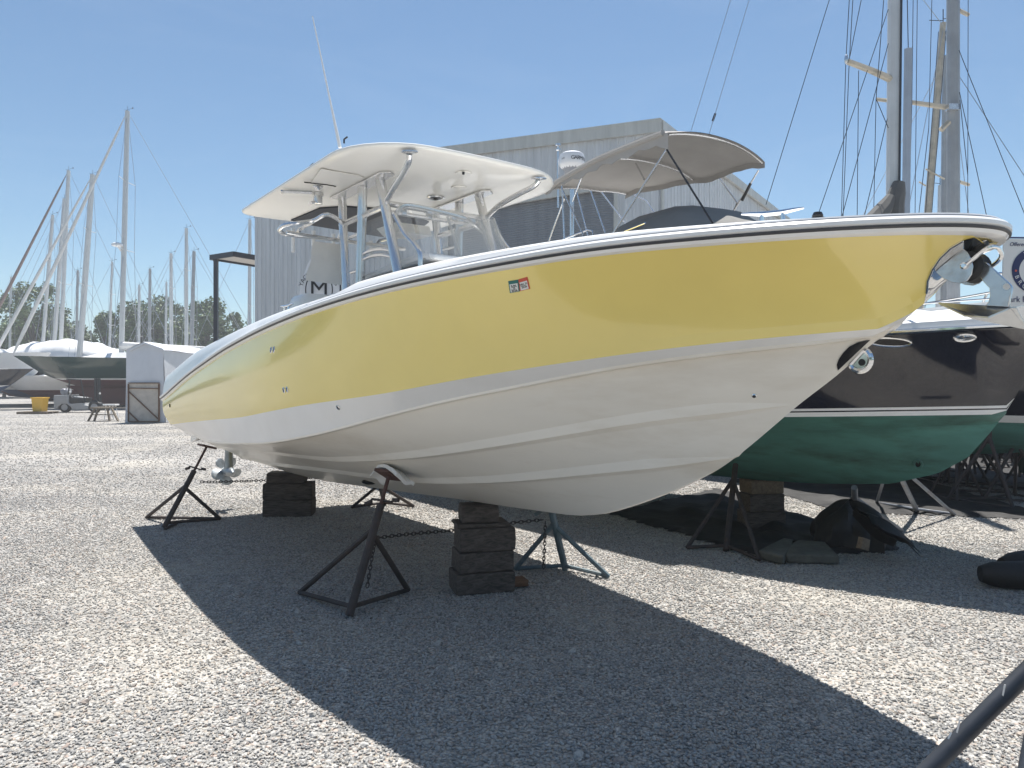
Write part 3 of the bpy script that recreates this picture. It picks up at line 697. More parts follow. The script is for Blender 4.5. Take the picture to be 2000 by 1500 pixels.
# anchor pocket, roller
U=[(1814,590),(1809,572),(1811,548),(1821,524),(1836,502),(1856,483),(1880,469),(1905,462),(1926,462)]
strip_patch('anchor_pocket',U,[(1815,590),(1826,578),(1837,563),(1848,548),(1860,533),(1874,517),(1889,502),(1906,489),(1927,477)],M['steel'],boat)
pr_=[hit(*q,.003) for q in U]; MB().tube([p[0] for p in pr_ if p],.006,6).build('pocket_rim',M['steel'],boat)
m=MB()
for dv in (.055,-.062):
    P=[OV(*p,0)+Nn*dv for p in ((1841,534),(1893,488),(1902,495),(1910,508),(1914,523),(1911,539),(1902,551),(1888,556),(1872,554),(1857,547))]
    m.prism(P,Nn*.007)
m.build('roller_bracket',M['galv'],boat,bevel=.002)
c=OV(1897,522,0); qy=Nn.to_track_quat('Z','Y').to_matrix()
m=MB(); m.lathe(c-Nn*.05,[(.045,0),(.062,.012),(.05,.05),(.062,.088),(.045,.1)],20,qy)
P=catmull([OV(*p,0) for p in ((1903,497),(1911,487),(1922,480),(1930,478))],4); m.tube(P,[.02]*(len(P)-1)+[.008],8)
m.build('anchor_roller',M['black'],boat)
m=MB(); m.lathe(c+Nn*.06,[(.014,0),(.014,.012),(.008,.016)],10,qy); m.build('roller_bolt',M['steel'],boat)
P=catmull([OV(*p,0)+Nn*dv for p,dv in (((1894,526),.066),((1920,505),.066),((1942,487),.06),((1952,484),.03),((1953,489),0),((1948,497),-.04),((1935,508),-.066),((1919,520),-.066),((1905,532),-.066))],5)
MB().tube(P,.0085,8).build('anchor_keeper',M['steel'],boat)
# anchor: shank and ploughshare
anc=thing('plough_anchor','galvanised plough anchor hanging from the bow roller of the yellow boat','anchor',OV(1950,600,0))
m=MB(); P=[OV(*p,0)-Nn*.009 for p in ((1908,528),(1912,513),(1928,513),(1975,556),(1978,562),(1971,600),(1926,597),(1932,590),(1935,578),(1934,563),(1921,549))]
m.prism(P,Nn*.018); m.build('shank',M['galv'],anc,bevel=.002)
tip=OV(1833,591,0); heel=OV(1974,600,0); 
wl=OV(1952,622,0)+Nn*.14; wl2=OV(1905,617,0)+Nn*.10
wr=OV(1960,628,0)-Nn*.17; wr2=OV(1905,617,0)-Nn*.10
kl=OV(1975,641,0); 
m=MB()
dn=V((0,0,-.006))
def plate(a): m.prism(a,dn)
plate([tip,heel,OV(1951,621,0)+Nn*.10,OV(1896,617,0)+Nn*.055])
plate([tip,OV(1880,618,0)-Nn*.09,OV(1975,638,0)-Nn*.16,heel+D*.02])
plate([heel,OV(1975,638,0)-Nn*.16,OV(1990,600,0)-Nn*.22,OV(1996,590,0)-Nn*.1])
m.build('fluke',M['galv'],anc)
m=MB(); m.lathe(OV(1968,560,0)+Nn*.009,[(.012,0),(.012,.004),(.001,.005)],10,qy); m.build('shackle_hole',M['signw'],anc)
# propellers on their drive legs
def drive(c):
    m=MB(); P=catmull([c+V((0,0,.32)),c+V((0,0,.15)),c+V((0,0,.02))],4)
    m.tube([c+V((0,0,.36)),c+V((0,0,.2)),c+V((0,0,0))],[.048,.052,.06],12)
    m.lathe(c-D*.17,[(.03,0),(.06,.05),(.068,.16),(.055,.28),(.01,.36)],14,D.to_track_quat('Z','Y').to_matrix())
    leg=m.build('drive_leg',M['propmetal'],boat)
    pr=MB(); ax=D; e1=V((0,0,1)); e2=ax.cross(e1).normalized()
    hub=c-D*.12
    for k in range(5):
        a=2*math.pi*k/5+.5; rd=e1*math.cos(a)+e2*math.sin(a); tg=-e1*math.sin(a)+e2*math.cos(a)
        rws=[]
        for s_,wd in ((.045,.035),(.075,.062),(.115,.088),(.155,.082),(.182,.045),(.19,.01)):
            tw=.95-s_*1.8; dd=tg*math.cos(tw)+ax*math.sin(tw)
            rws.append([hub+rd*s_+dd*x*wd-ax*.01*abs(x)+tg*.12*s_ for x in (-1,-.5,0,.5,1)])
        b0=pr; pr.grid(rws); pr.grid([[p+ax*.007 for p in r] for r in rws])
    pr.build('propeller',M['propmetal'],leg)
t,v,z=onv(447,921,.55); drive(B(t,.55,z)); drive(B(t,-.55,z))
# trim tab at the stern corner
m=MB(); P=[OV(*p,.9) for p in ((382,859),(392,866),(424,881),(431,866),(440,874),(428,884),(390,872))]
m.prism([B(-4.35,1.05,.98),B(-4.35,.55,.86),B(-4.75,.55,.84),B(-4.75,1.05,.95)],(0,0,-.015)); m.build('trim_tab',M['steel'],boat)

# hanging towel
tw=MB(); A,Bc,Cc,Dd=OZ(614,471,2.98),OZ(680,479,2.98),None,None
a0=A;b0=Bc; hgt=.40
n_=10; rws=[]
for i in range(n_+1):
    f=i/n_; rr=[]
    for j in range(11):
        g=j/10; p=a0.lerp(b0,g)+V((0,0,-f*(.36+.03*g)))+D*(-.06*f*(1-g))+Nn*(.012*math.sin(g*14+f*3)*f+.01*math.sin(f*9)); p.x-=.05*f*(1-g); rr.append(p)
    rws.append(rr)
tw.grid(rws); tw.grid([[p-Nn*.004 for p in r] for r in rws])
tag(tw.build('hanging_cloth',M['cloth']),'white cloth hung from the aft rail of the yellow boat','cloth')
# ---------------------------------------------------------------- jack stands
GR_STAND='jack stands propping the boats'
def jack_stand(label,feet,main,top,pad_n,mat,r=.021,rm=.030,joint=.58,handle=True,pad=True,bars=((0,1),(1,2)),name='jack_stand',extra=()):
    """feet: ground points; main: index of the foot the thick post runs to; top: pad point"""
    c=sum(feet,V())/len(feet)
    o=thing(name,label,'boat stand',(c.x,c.y,0),GR_STAND)
    mf=feet[main]; ax=(top-mf); j=mf+ax*joint; j2=mf+ax*(joint+.17)
    MB().tube([mf+V((0,0,.012)),j,j2],rm,10).build('main_post',mat,o)
    k=0
    for i,f in enumerate(feet):
        if i==main: continue
        a=mf+ax*(joint-.04*k); k+=1
        MB().tube([f+V((0,0,r)),a],r,8).build('leg',mat,o)
    for a,b in bars:
        pa=feet[a]+V((0,0,r+.004)); pb=feet[b]+V((0,0,r+.004))
        if a==main: pa=mf+ax*.07
        if b==main: pb=mf+ax*.07
        MB().tube([pa,pb],r*.85,8).build('foot_bar',mat,o)
    for a,b in extra: MB().tube([a,b],r*.8,8).build('foot_bar',mat,o)
    sc_=MB(); sc_.tube([j2-ax*.02,top-ax.normalized()*.02],.015,8); s=sc_.build('screw_rod',M['screwred'],o)
    if handle:
        h=j2+ax*.03; x=ax.cross(V((.3,1,0))).normalized()
        MB().tube([h-x*.14+V((0,0,.02)),h-x*.09+V((0,0,.015)),h-x*.085,h+x*.085,h+x*.09-V((0,0,.02)),h+x*.14-V((0,0,.045))],[.016,.016,.009,.009,.016,.016],8).build('turn_handle',mat,s)
    if pad:
        q=V(pad_n).normalized().to_track_quat('Z','Y').to_matrix()
        MB().box(top-V(pad_n).normalized()*.012,(.17,.17,.022),q).build('pad',M['screwred'] if pad!='wood' else M['timber'],o)
    return o
def gp(*q): return G(*q)
hq,hn_=hit(766,913,0)
SN=jack_stand('rusty brown stand nearest the camera, with a folded white cloth on its pad',[gp(585,1163),gp(682,1206),gp(797,1158)],1,hq+hn_*.05,-hn_,M['rust'],joint=.60)
# re-aim its pad under the hull
SS=jack_stand('rusty brown stand under the stern corner of the yellow boat',[gp(286,1014),gp(320,1033),gp(430,1017)],1,OV(405,870,1.0),(.2,.2,.9),M['rust'],joint=.52,bars=((0,2),(1,2)),extra=[(gp(345,1022,.02),gp(322,1033,.02))])
SB=jack_stand('faded blue stand under the yellow boat, right of the front timber stack',[gp(1006,1116),gp(1104,1114),gp(1189,1131)],1,OV(1071,972,-.72),(-.5,-.5,.8),M['bluesteel'],joint=.66)
SF=jack_stand('rusty stand behind the yellow boat, seen between the two timber stacks',[gp(687,994),gp(751,986),gp(808,992)],1,OV(736,918,-.8),(-.5,-.5,.8),M['rust'],joint=.62)
# folded cloth on the near pad
cl=MB(); rws=[]; c0=hq+hn_*.012
e1=(D-hn_*D.dot(hn_)).normalized(); e2=hn_.cross(e1); e3=-hn_
for i in range(9):
    rr=[]
    for j in range(15):
        u=(i/8-.5)*.17; v_=(j/14-.46)*.40
        dr=max(0,abs(v_)-.07)
        rr.append(c0+e2*u+e1*v_-e3*(.004+.004*math.sin(j*1.1+i*.5))-V((0,0,dr*.55+.03*math.sin(i*.9+j*.3)*dr*4)))
    rws.append(rr)
cl.grid(rws); cl.grid([[p-e3*.026 for p in r] for r in rws]); 
n1,n2=9,13
ed=[rws[0],[p-e3*.026 for p in rws[0]]]; cl.grid(ed); cl.grid([rws[-1],[p-e3*.026 for p in rws[-1]]])
cl.grid([[r[0] for r in rws],[r[0]-e3*.026 for r in rws]]); cl.grid([[r[-1] for r in rws],[r[-1]-e3*.026 for r in rws]])
tag(cl.build('folded_cloth',M['cloth']),'folded white cloth padding the nearest stand against the hull','cloth')

# ---------------------------------------------------------------- timber stacks
GT='timber blocks stacked under the yellow boat keel'
def timber(label,c,size,rz,mat='timber',bev=.012,tilt=0):
    m=MB(); m.box((0,0,0),(1,1,1))
    m=MB(); rows=[]; L,w_,h=size; n=7; rr=random.Random(label)
    Mx=Matrix.Rotation(rz,3,'Z')@Matrix.Rotation(tilt,3,'Y')
    for i in range(n):
        x=(i/(n-1)-.5)*L; j=lambda s:rr.uniform(-s,s)
        rows.append([V(c)+Mx@V((x+j(.004),sy*w_/2+j(.0035),sz*h/2+j(.0018))) for sy,sz in ((-1,-1),(0,-1),(1,-1),(1,0),(1,1),(0,1),(-1,1),(-1,0))])
    m.grid(rows,closed=True); m.add(rows[0],[list(range(8))]); m.add(rows[-1],[list(range(8))])
    return tag(m.build('timber_block',M[mat],bevel=bev,loc=V(c),weld=True),label,'timber block',GT)
zf=0; 
cf=V((-.235,5.98,0))
rzA=math.atan2(.30,1)          # long faces turned a little away from the camera
zk=zK(0.0)-.012
hs=[.165,.165,.185]; 
lab=['thick dark timber block at the bottom of the front stack','second timber block up in the front stack','broad dark timber block third up in the front stack, below the thin board']
z=0
for i,h in enumerate(hs):
    L=[.475,.44,.445][i]; c=cf+V(([-.01,-.005,.012][i],[0,.01,.01][i],z+h/2+.001)); timber(lab[i],c,(L,.30,h-.004),rzA+[.0,.02,-.03][i]); z+=h
timber('thin board near the top of the front timber stack',cf+V((-.02,.02,z+.018)),(.42,.28,.034),rzA-.05); z+=.037
timber('small timber wedge block topmost under the keel of the front stack',cf+V((-.035,.0,z+(zk-z)/2)),(.30,.22,zk-z-.004),rzA-.12)
timber('reddish broken timber piece lying beside the front stack',G(1003,1143,.04)+V((0,.1,0)),(.22,.16,.05),.3,'brownwood')
cr=V((-2.80,9.38,0)); z=0; zk=.545
for i,h in enumerate([.21,.205]):
    timber(['bottom timber block of the rear stack near the propeller','middle timber block of the rear stack near the propeller'][i],cr+V((0,0,z+h/2+.001)),(.60,.3,h-.004),.08+.03*i); z+=h
timber('topmost timber block of the rear stack near the propeller',cr+V((-.03,0,z+(zk-z)/2)),(.46,.28,zk-z-.004),.10)

# ---------------------------------------------------------------- chains
def chain(label,pts,pitch=.036,r=.0045):
    P=catmull(pts,30); m=MB(); acc=0; last=P[0]; k=0; pos=[P[0]]
    d=0
    for a,b in zip(P,P[1:]):
        L=(b-a).length; 
        while d+L>=pitch:
            f=(pitch-d)/L; a=a.lerp(b,f); L=(b-a).length; d=0; pos.append(a.copy())
        d+=L
    for i in range(len(pos)-1):
        a,b=pos[i],pos[i+1]; t=(b-a).normalized(); x=t.cross(V((0,0,1)));
        if x.length<.1: x=V((1,0,0))
        x.normalize(); y=t.cross(x); s=x if i%2 else y; c=(a+b)/2
        ring=[c+t*(pitch*.72*math.cos(q))+s*(pitch*.36*math.sin(q)) for q in [2*math.pi*j/8 for j in range(8)]]
        m.tube(ring,r,4,closed=True)
    return tag(m.build('chain',M['chain'],loc=pos[0]),label,'chain','chains between the stands')
ca=SS; 
chain('long rusty chain stretched behind the propeller to the stand beyond the rear timber stack',[W(392,941,8.6),W(430,941,8.75),W(520,938,9.3),W(600,934,9.75),W(700,930,10.3)])
chain('long rusty chain stretched behind the front timber stack to the faded blue stand',[W(733,1051,5.65),W(800,1043,5.9),W(880,1036,6.15),W(995,1022,6.4),W(1062,1015,6.5)])
chain('loose chain end hanging down inside the nearest stand',[W(734,1056,5.6),W(726,1090,5.62),W(720,1130,5.62),W(716,1152,5.62)],.033)
chain('loose chain end hanging down inside the faded blue stand',[W(1065,1020,6.5),W(1064,1060,6.45),W(1062,1095,6.45),W(1062,1112,6.45)],.033)

# near stand by the camera, bottom right of the picture
def foreground():
    ap=W(2140,1178,1.98)
    f1=V((.44,1.94,0)); f2=V((1.30,1.55,0)); f3=V((1.95,2.6,0))
    o=thing('jack_stand','dark painted stand close to the camera, its scuffed tube crossing the lower right','boat stand',(1.2,2.0,0),GR_STAND)
    d=(ap-f1); 
    MB().tube([f1,ap],.0225,14).build('leg',M['darksteel'],o); MB().tube([W(1996,1600,1.75),W(2034,1380,1.9)],.026,12).build('leg',M['darksteel'],o)
    MB().tube([f3,ap],.03,12).build('leg',M['darksteel'],o)
    for q,l in (((1872,1418),26),((1960,1352),30),((1855,1437),12)):
        p=W(*q,1.955); 
        x=d.normalized(); y=V((0,-1,0)); 
        pts=[p+V((0,0,0))+V((.004*s,0,l/1455*1.95*(s/2))) for s in (-1,0,1)]
        MB().tube(pts,.0026,4).build('scratch_mark',M['scratch'],o)
    MB().tube([ap,ap+V((.05,.15,.5))],.034,12).build('main_post',M['darksteel'],o)
foreground()

# ---------------------------------------------------------------- navy cruiser behind
KN=V((2.83,8.4,0))
def BN(t,v,z): return B(t,v,z,KN)
def ON(px,py,v): return BN(*onv(px,py,v,KN))
nvR=prof(1.65,1.5,-8,-2.5,3.25,2.2,.75); nvS=prof(1.6,1.45,-8,-2.5,2.50,2.2,.8); nvC=prof(1.35,1.3,-8,-2.5,2.33,2.0,.85)
def nzR(t): return 2.02+.035*max(0,t-0)
def nzS(t): return 1.305+.035*(t)
def nzC(t): return float(np.interp(t,[-8,-2,0,1.2,2.0,2.35],[.95,1.02,1.12,1.22,1.28,1.30]))
T_=np.array([-8,-3,-.64,-.07,.69,1.44,1.87,2.13,2.34,2.47,2.57,2.79,3.25]); Z_=np.array([.5,.52,.55,.56,.60,.68,.82,.99,1.26,1.47,1.67,2.0,2.13])
def nzK(t): return float(np.interp(t,T_,Z_))
nst=[-8,-7,-6,-5,-4,-3]+[-2.5+.25*i for i in range(14)]+[1.0+.06*i for i in range(1,38)]
nrows=[]; 
for t in nst:
    if t>3.24: break
    zk_=nzK(t); q=lambda vf,z,te:(0.0,zk_) if t>=te or z<=zk_ else (vf(t),z)
    s_,c_=q(nvS,nzS(t),2.47),q(nvC,nzC(t),2.33); r_=(nvR(t),nzR(t))
    P=[(0,zk_),(c_[0]*.33,zk_+(c_[1]-zk_)*.31),(c_[0]*.36,zk_+(c_[1]-zk_)*.40),(c_[0]*.68,zk_+(c_[1]-zk_)*.66),(c_[0]*.72,zk_+(c_[1]-zk_)*.74),(c_[0]*.97,c_[1]-.01*min(1,c_[0])),c_]
    def up(h):
        z_=nzS(t)+h
        if z_<=zk_: return (0.0,zk_)
        f=(z_-s_[1])/max(.05,(r_[1]-s_[1])); f=min(1,f); fl=max(0,min(1,(t+1)/3)); return (s_[0]+(r_[0]-s_[0])*f**(1+.6*fl),s_[1]+(r_[1]-s_[1])*f)
    P+=[((s_[0]+c_[0])/2,(s_[1]+c_[1])/2),s_,up(.040),up(.053),up(.075)]
    H_=r_[1]-nzS(t)
    P+=[up(.075+(H_-.075)*i/6) for i in range(1,7)]
    near=[BN(t,v,z) for v,z in P]; far=[BN(t,-v,z) for v,z in P]; nrows.append(near[::-1]+far[1:])
nn_=len(P); mr=[]
for j in range(2*nn_-2):
    lo=(nn_-2-j) if j<nn_-1 else j-(nn_-1)
    mr.append(0 if lo<8 else (1 if lo in (8,10) else 2))
navy=thing('cabin_cruiser','navy hulled cruiser with a green bottom and grey bimini, propped behind the yellow boat','boat',BN(0,0,0))
nh=MB(); nh.grid(nrows,mrow=mr); nh.add(nrows[0],[list(range(2*nn_-1))],2)
nbvh=BVHTree.FromPolygons([tuple(p) for p in nh.v],nh.f)
nh.build('hull',[M['teal'],M['white'],M['navy']],navy,weld=True)
# rail moulding and deck
def nsweep(sec,name,mt,mrow=None):
    tt=[-8+11.25*math.sin(i/60*math.pi/2) for i in range(61)]
    sd=[V((t,nvR(t) if t<3.2499 else 0,nzR(t))) for t in tt]; sd[-1].y=0
    pa=sd+[V((p.x,-p.y,p.z)) for p in sd[-2::-1]]; m=MB(); rw=[]
    for i,p in enumerate(pa):
        d=pa[min(i+1,len(pa)-1)]-pa[max(i-1,0)]; d.z=0; d.normalize(); a=V((-d.y,d.x,0))
        if i==0 and a.y<0: nsweep.s=-1
        elif i==0: nsweep.s=1
        a*=nsweep.s; r=[]
        for o,z in sec:
            oo=o if o>-.03 else -min(-o,max(.03,abs(p.y)*.9))
            q_=p+a*oo; r.append(BN(q_.x,q_.y,p.z+z))
        rw.append(r)
    m.grid(rw,mrow=mrow); m.build(name,mt,navy)
nsweep([(-.01,-.02),(.02,-.018),(.035,-.005),(.035,.012),(.02,.022),(.0,.024),(-.002,.034),(-.012,.036),(-.02,.075),(-.06,.10),(-.4,.16),(-1.2,.22),(-2,.25)],'deck',[M['deck'],M['steel']],mrow=[1,1,1,1,1,0,0,0,0,0,0,0])
m=MB(); rw=[]
for t,hw,h in ((-6,1.15,.75),(-4,1.2,.95),(-2.2,1.2,1.0),(-1.2,1.15,.85),(-.2,1.05,.50),(.8,.85,.30),(1.5,.62,.22),(1.95,.38,.12),(2.05,.3,.02)):
    z0=nzR(t)+.10; rw.append([BN(t,hw*1.05,z0),BN(t,hw,z0+h*.6),BN(t,hw*.8,z0+h*.92),BN(t,0,z0+h),BN(t,-hw*.8,z0+h*.92),BN(t,-hw,z0+h*.6),BN(t,-hw*1.05,z0)])
m.grid(rw); m.build('cabin',M['deck'],navy,angle=50)
m=MB(); m.prism([BN(1.1,.35,nzR(1.1)+.36),BN(1.55,.25,nzR(1.55)+.31),BN(1.55,-.25,nzR(1.55)+.31),BN(1.1,-.35,nzR(1.1)+.36)],(0,0,.05)); m.build('deck_hatch',M['groove'],navy,bevel=.02)
# bow rail
tt=[-1+.35*i for i in range(12)]
def railp(h,inset=.12):
    P=[BN(t,max(.0,nvR(min(t,3.2))-inset),nzR(t)+h) for t in tt]+[BN(3.22,.12,nzR(3)+h),BN(3.25,0,nzR(3)+h)]
    return P
for h,nm,r in ((.44,'bow_rail',.0125),(.24,'lower_rail',.007)):
    P=railp(h); Q=[BN(*( (p-KN).dot(D), -(p-KN).dot(Nn), p.z)) for p in P[:-1]][::-1]
    MB().tube(P+Q,r,8).build(nm,M['steel'],navy)
for t in (0.2,1.1,2.0,2.7,3.05):
    for s in (1,-1):
        v=max(.05,nvR(t)-.12)
        MB().tube([BN(t-.16,s*(v+.02),nzR(t)+.06),BN(t,s*v,nzR(t)+.44)],.0115,8).build('stanchion',M['steel'],navy)
# portlight and hawse pipe
def nring(cx,cy,rx,ry,name,tr,matn,fill=None,rot=0):
    P=[]
    for i in range(28):
        a=2*math.pi*i/28; x,y=rx*math.cos(a),ry*math.sin(a); x,y=x*math.cos(rot)-y*math.sin(rot),x*math.sin(rot)+y*math.cos(rot)
        h=hit(cx+x,cy+y,.004,nbvh)
        if h: P.append(h[0])
    o=MB().tube(P,tr,6,closed=True).build(name,M[matn],navy)
    if fill: m=MB(); m.add(P,[list(range(len(P)))]); m.build('portlight_glass',M[fill],o)
nring(1738,668,42,8.5,'portlight',.011,'steel','blackpl',.04)
nring(1884,659,20,6.5,'hawse_pipe',.013,'steel','steel',-.05); nring(1889,659,8,3,'hawse_rim',.006,'steel')
nring(1793,906,8,7.5,'thruster_tunnel',.012,'teal','black')
# canvas cover over the windscreen
m=MB(); rw=[]
for t,h,wd in ((.45,.0,.9),(.2,.28,.98),(-.15,.62,1.05),(-.55,.86,1.1),(-1.0,.95,1.12),(-1.6,.92,1.12),(-2.2,.70,1.1),(-2.4,.1,1.05)):
    z0=nzR(t)+.86; zl=nzR(t)+.18
    rw.append([BN(t,wd*1.03,zl)]+[BN(t,wd*c,z0+h*(1-abs(c)**3)*(1+.03*math.sin(c*7+t*5))) for c in (1,.85,.6,.3,0,-.3,-.6,-.85,-1)]+[BN(t,-wd*1.03,zl)])
def low(r,dt): return [V((p.x,p.y,min(p.z,nzR(0)+.2)))+D*dt for p in r]
rw=[low(rw[0],.04)]+rw+[low(rw[-1],-.04)]
m.grid(rw); m.build('windscreen_cover',M['canvasmid'],navy,angle=60)
# bimini
def zN(px,py,z): return onz(px,py,z,KN)
def bim(t,v):      # canopy surface height
    f=(t+2.62)/2.14; c=v/.93
    return float(np.interp(f,[0,.08,.3,.6,.9,1],[4.27,4.33,4.38,4.46,4.50,4.45]))-(.10 if c<0 else .03)*abs(c)**2.5+.09*(1-c*c)+.16*max(0,-c)*max(0,.6-f)/.6
m=MB(); up=[];lo=[]
for i in range(25):
    t=-2.62+2.14*i/24; r1=[];r2=[]
    for j in range(21):
        sg=1-2*j/20; v=.10+.93*sg*(1 if sg>0 else .58+.30*min(1,(i/24)/.62)); wr=.010*math.sin(t*9+v*3)*abs(v-.1)/.93+.007*math.sin(t*23+v*11)*(abs(v-.1)/.93)**3
        z=bim(t,v-.10)+wr; r1.append(BN(t,v,z)); r2.append(BN(t,v,z-.006))
    vl=.07+.10*i/24+.015*math.sin(i*1.9); r1=[r1[0]-V((0,0,vl))]+r1+[r1[-1]-V((0,0,.07))]; r2=[r2[0]-V((0,0,vl-.005))-Nn*.006]+r2+[r2[-1]-V((0,0,.07))+Nn*.006]
    up.append(r1);lo.append(r2)
m.grid(up); m.grid(lo); can=m.build('bimini_canopy',M['canvas'],navy,angle=60)
m=MB()
for t in (-2.58,-1.55,-.50):
    fk_=.58+.30*min(1,((t+2.62)/2.14)/.62); sv=[(1-2*j/12)*(1 if j<6 else fk_) for j in range(13)]; P=[BN(t,.10+.9*q,bim(t,.9*q)-.03) for q in sv]
    MB().tube(P,.011,7).build('canopy_bow',M['alu'],navy)
MB().tube(catmull([BN(t,1.035,bim(t,.93)-.01) for t in (-2.64,-2.2,-1.5,-.55)],5),[.06]+[.035]*15,8).build('rolled_curtain',M['canvas'],navy)
def ntube(pts,v,name,mt,r=.011):
    MB().tube([ON(*p,v) for p in pts],r,7).build(name,M[mt],navy)
for pts,v,mt in (([(1302,292),(1196,458)],1.0,'alu'),([(1302,292),(1392,436)],1.0,'blackpl'),([(1096,365),(1140,460)],1.0,'alu'),([(1098,362),(1102,470)],1.0,'alu'),([(1141,334),(1118,394)],1.0,'alu'),
                 ([(1232,300),(1258,350)],.3,'alu'),([(1482,332),(1425,425)],-.80,'alu'),([(1395,335),(1440,397)],-.80,'alu'),([(1440,397),(1427,425)],-.8,'blackpl'),([(1120,350),(1148,460)],-.6,'alu'),([(1163,360),(1232,450)],-.8,'alu'),
                 ([(1150,362),(1182,455)],-.8,'alu'),([(1102,388),(1072,470)],.6,'alu'),([(1200,362),(1262,392),(1282,422)],-.82,'alu')):
    ntube(pts,v,'canopy_strut',mt)
ntube([(1466,358),(1449,392)],-.8,'strut_sleeve','blackpl',.02)
ntube([(1100,467),(1148,449),(1158,452),(1160,465)],.5,'hand_rail','steel',.012)
ntube([(1220,452),(1260,436)],.8,'hand_rail','steel',.012)
# radar dome on its mast
rp=ON(1117,322,.15)
MB().tube([rp-V((0,0,2.6)),rp-V((0,0,.05))],.03,10).build('radar_post',M['alu'],navy)
MB().tube([rp+V((.02,.1,-.4)),rp-V((-.02,-.1,2.2))],.018,8).build('radar_brace',M['alu'],navy)
rad=MB().lathe(rp+V((0,0,.0)),[(.09,-.10),(.13,-.07),(.175,-.02),(.185,0),(.182,.10),(.170,.145),(.14,.165),(.08,.175),(.001,.178)],32).build('radar_dome',M['radome'],navy)
MB().lathe(rp,[(.06,-.16),(.10,-.13),(.13,-.072),(.16,-.035)],20).build('radar_base',M['groove'],rad)
for i,chh in enumerate('GARMIN'):
    a=-math.pi/2+.0+i*.235; d_=V((math.cos(a),math.sin(a),0)); text(chh,'radar_lettering',M['ink'],rp+d_*.1855+V((0,0,.055)),V((-math.sin(a),math.cos(a),0)),(0,0,1),.078,rad)
for i,chh in enumerate('xHD'):
    a=-math.pi/2-.95+i*.11; d_=V((math.cos(a),math.sin(a),0)); text(chh,'radar_lettering',M['inkgrey'],rp+d_*.1855+V((0,0,.058)),V((-math.sin(a),math.cos(a),0)),(0,0,1),.035,rad)
ap=ON(1090,287,.2); MB().lathe(ap-V((0,0,.9)),[(.014,0),(.014,.84),(.035,.85),(.035,.87),(.012,.875),(.012,.91),(.04,.92),(.04,.945),(.001,.95)],12).build('light_mast',M['alu'],navy)

# broker's board tied to the cruiser's bow rail
bo=W(1958,603,5.0); bx=V((1,.05,0)).normalized(); bz=V((-.02,0,1)).normalized()
sign=thing('sign_board','white brokerage board with a blue ring emblem on the bow rail of the navy cruiser','sign',bo)
w_,h_=.62,.47
m=MB(); m.prism([bo,bo+bx*w_,bo+bx*(w_-.01)+bz*h_,bo+bx*.02+bz*h_],(0,.012,0)); m.build('board',M['signw'],sign)
MB().tube([bo+bx*.0+bz*(h_+.008),bo+bx*w_+bz*(h_+.008)],.006,6).build('tie_line',M['inknavy'],sign)
MB().tube([bo-bx*.12+bz*(h_-.01),bo+bx*.05+bz*(h_+.0)],.003,6).build('tie_line',M['inknavy'],sign)
f_=V((0,-.003,0)); ctr=bo+bx*.245+bz*.255
def ringm(c,r0,r1,mt,name,n=48):
    m=MB(); m.grid([[c+bx*r0*1.12*math.cos(a)+bz*r0*math.sin(a),c+bx*r1*1.12*math.cos(a)+bz*r1*math.sin(a)] for a in [2*math.pi*i/n for i in range(n+1)]]); m.build(name,M[mt],sign)
ringm(ctr+f_,.112,.158,'inknavy','ring_emblem')
text('Offered by','sign_lettering',M['inknavy'],bo+bx*.055+bz*.432+f_,bx,bz,.036,sign,'LEFT',shear=.25)
text('Mark Fe','sign_lettering',M['inknavy'],bo+bx*.005+bz*.062+f_,bx,bz,.056,sign,'LEFT')
for s_,a0,st_,flip in (('W',118,-19,False),('BROKERS',198,17,True)):
    for i,chh in enumerate(s_):
        a=R(a0+st_*i); p=ctr+bx*.135*1.12*math.cos(a)+bz*.135*math.sin(a)+f_*2
        rd=bx*math.cos(a)+bz*math.sin(a); tg=(-bx*math.sin(a)+bz*math.cos(a))*(1 if flip else -1)
        text(chh,'ring_lettering',M['signw'],p,tg,-rd if flip else rd,.040,sign)
m=MB(); m.prism([ctr+f_*1.2+bx*x+bz*y for x,y in ((-.075,.012),(-.03,.022),(.0,.06),(.012,.02),(.07,.0),(.015,-.012),(.0,-.05),(-.02,-.008))],(0,-.001,0)); m.build('emblem_bird',M['inknavy'],sign)
m=MB(); m.lathe(ctr-bx*.151+f_*2,[(.008,0),(.008,.001),(.001,.0012)],5,V((0,-1,0)).to_track_quat('Z','Y').to_matrix()); m.build('red_star',M['stred'],sign)

# stands under the cruiser
jack_stand('brown tubed stand under the near side of the navy cruiser, left of its timber stack',[gp(1342,1074),gp(1418,1078),gp(1483,1098)],1,ON(1436,912,.55),(.5,.5,.8),M['rust'],joint=.86,handle=False,pad=False,bars=((0,1),(1,2)))
jack_stand('grey tubed stand under the navy cruiser, feet hidden by the black tarp bundle',[gp(1620,1032),gp(1672,1040),gp(1762,1040)],1,BN(1.1,.05,.60),(0,0,1),M['greysteel'],joint=.85,handle=False,pad=False)
jack_stand('grey and blue tubed stand under the far side of the navy cruiser',[gp(1712,985),gp(1792,1002),gp(1864,1008)],1,BN(.95,-.85,.98),(-.4,-.4,.8),M['greysteel'],joint=.85,handle=False)
GK='timber blocks under the navy cruiser'
z=0
for i,(h,L,mt,lb) in enumerate(((.20,.46,'timber','bottom dark timber block under the navy cruiser keel'),(.20,.42,'timber','middle dark timber block under the navy cruiser keel'),(.155,.40,'timber_pale','pale brown timber block on top of the stack under the navy cruiser'))):
    o=timber(lb,V((2.86,8.55,z+h/2+.006)),(L,.3,h-.004),.10+.04*i,mt); o['group']=GK; z+=h

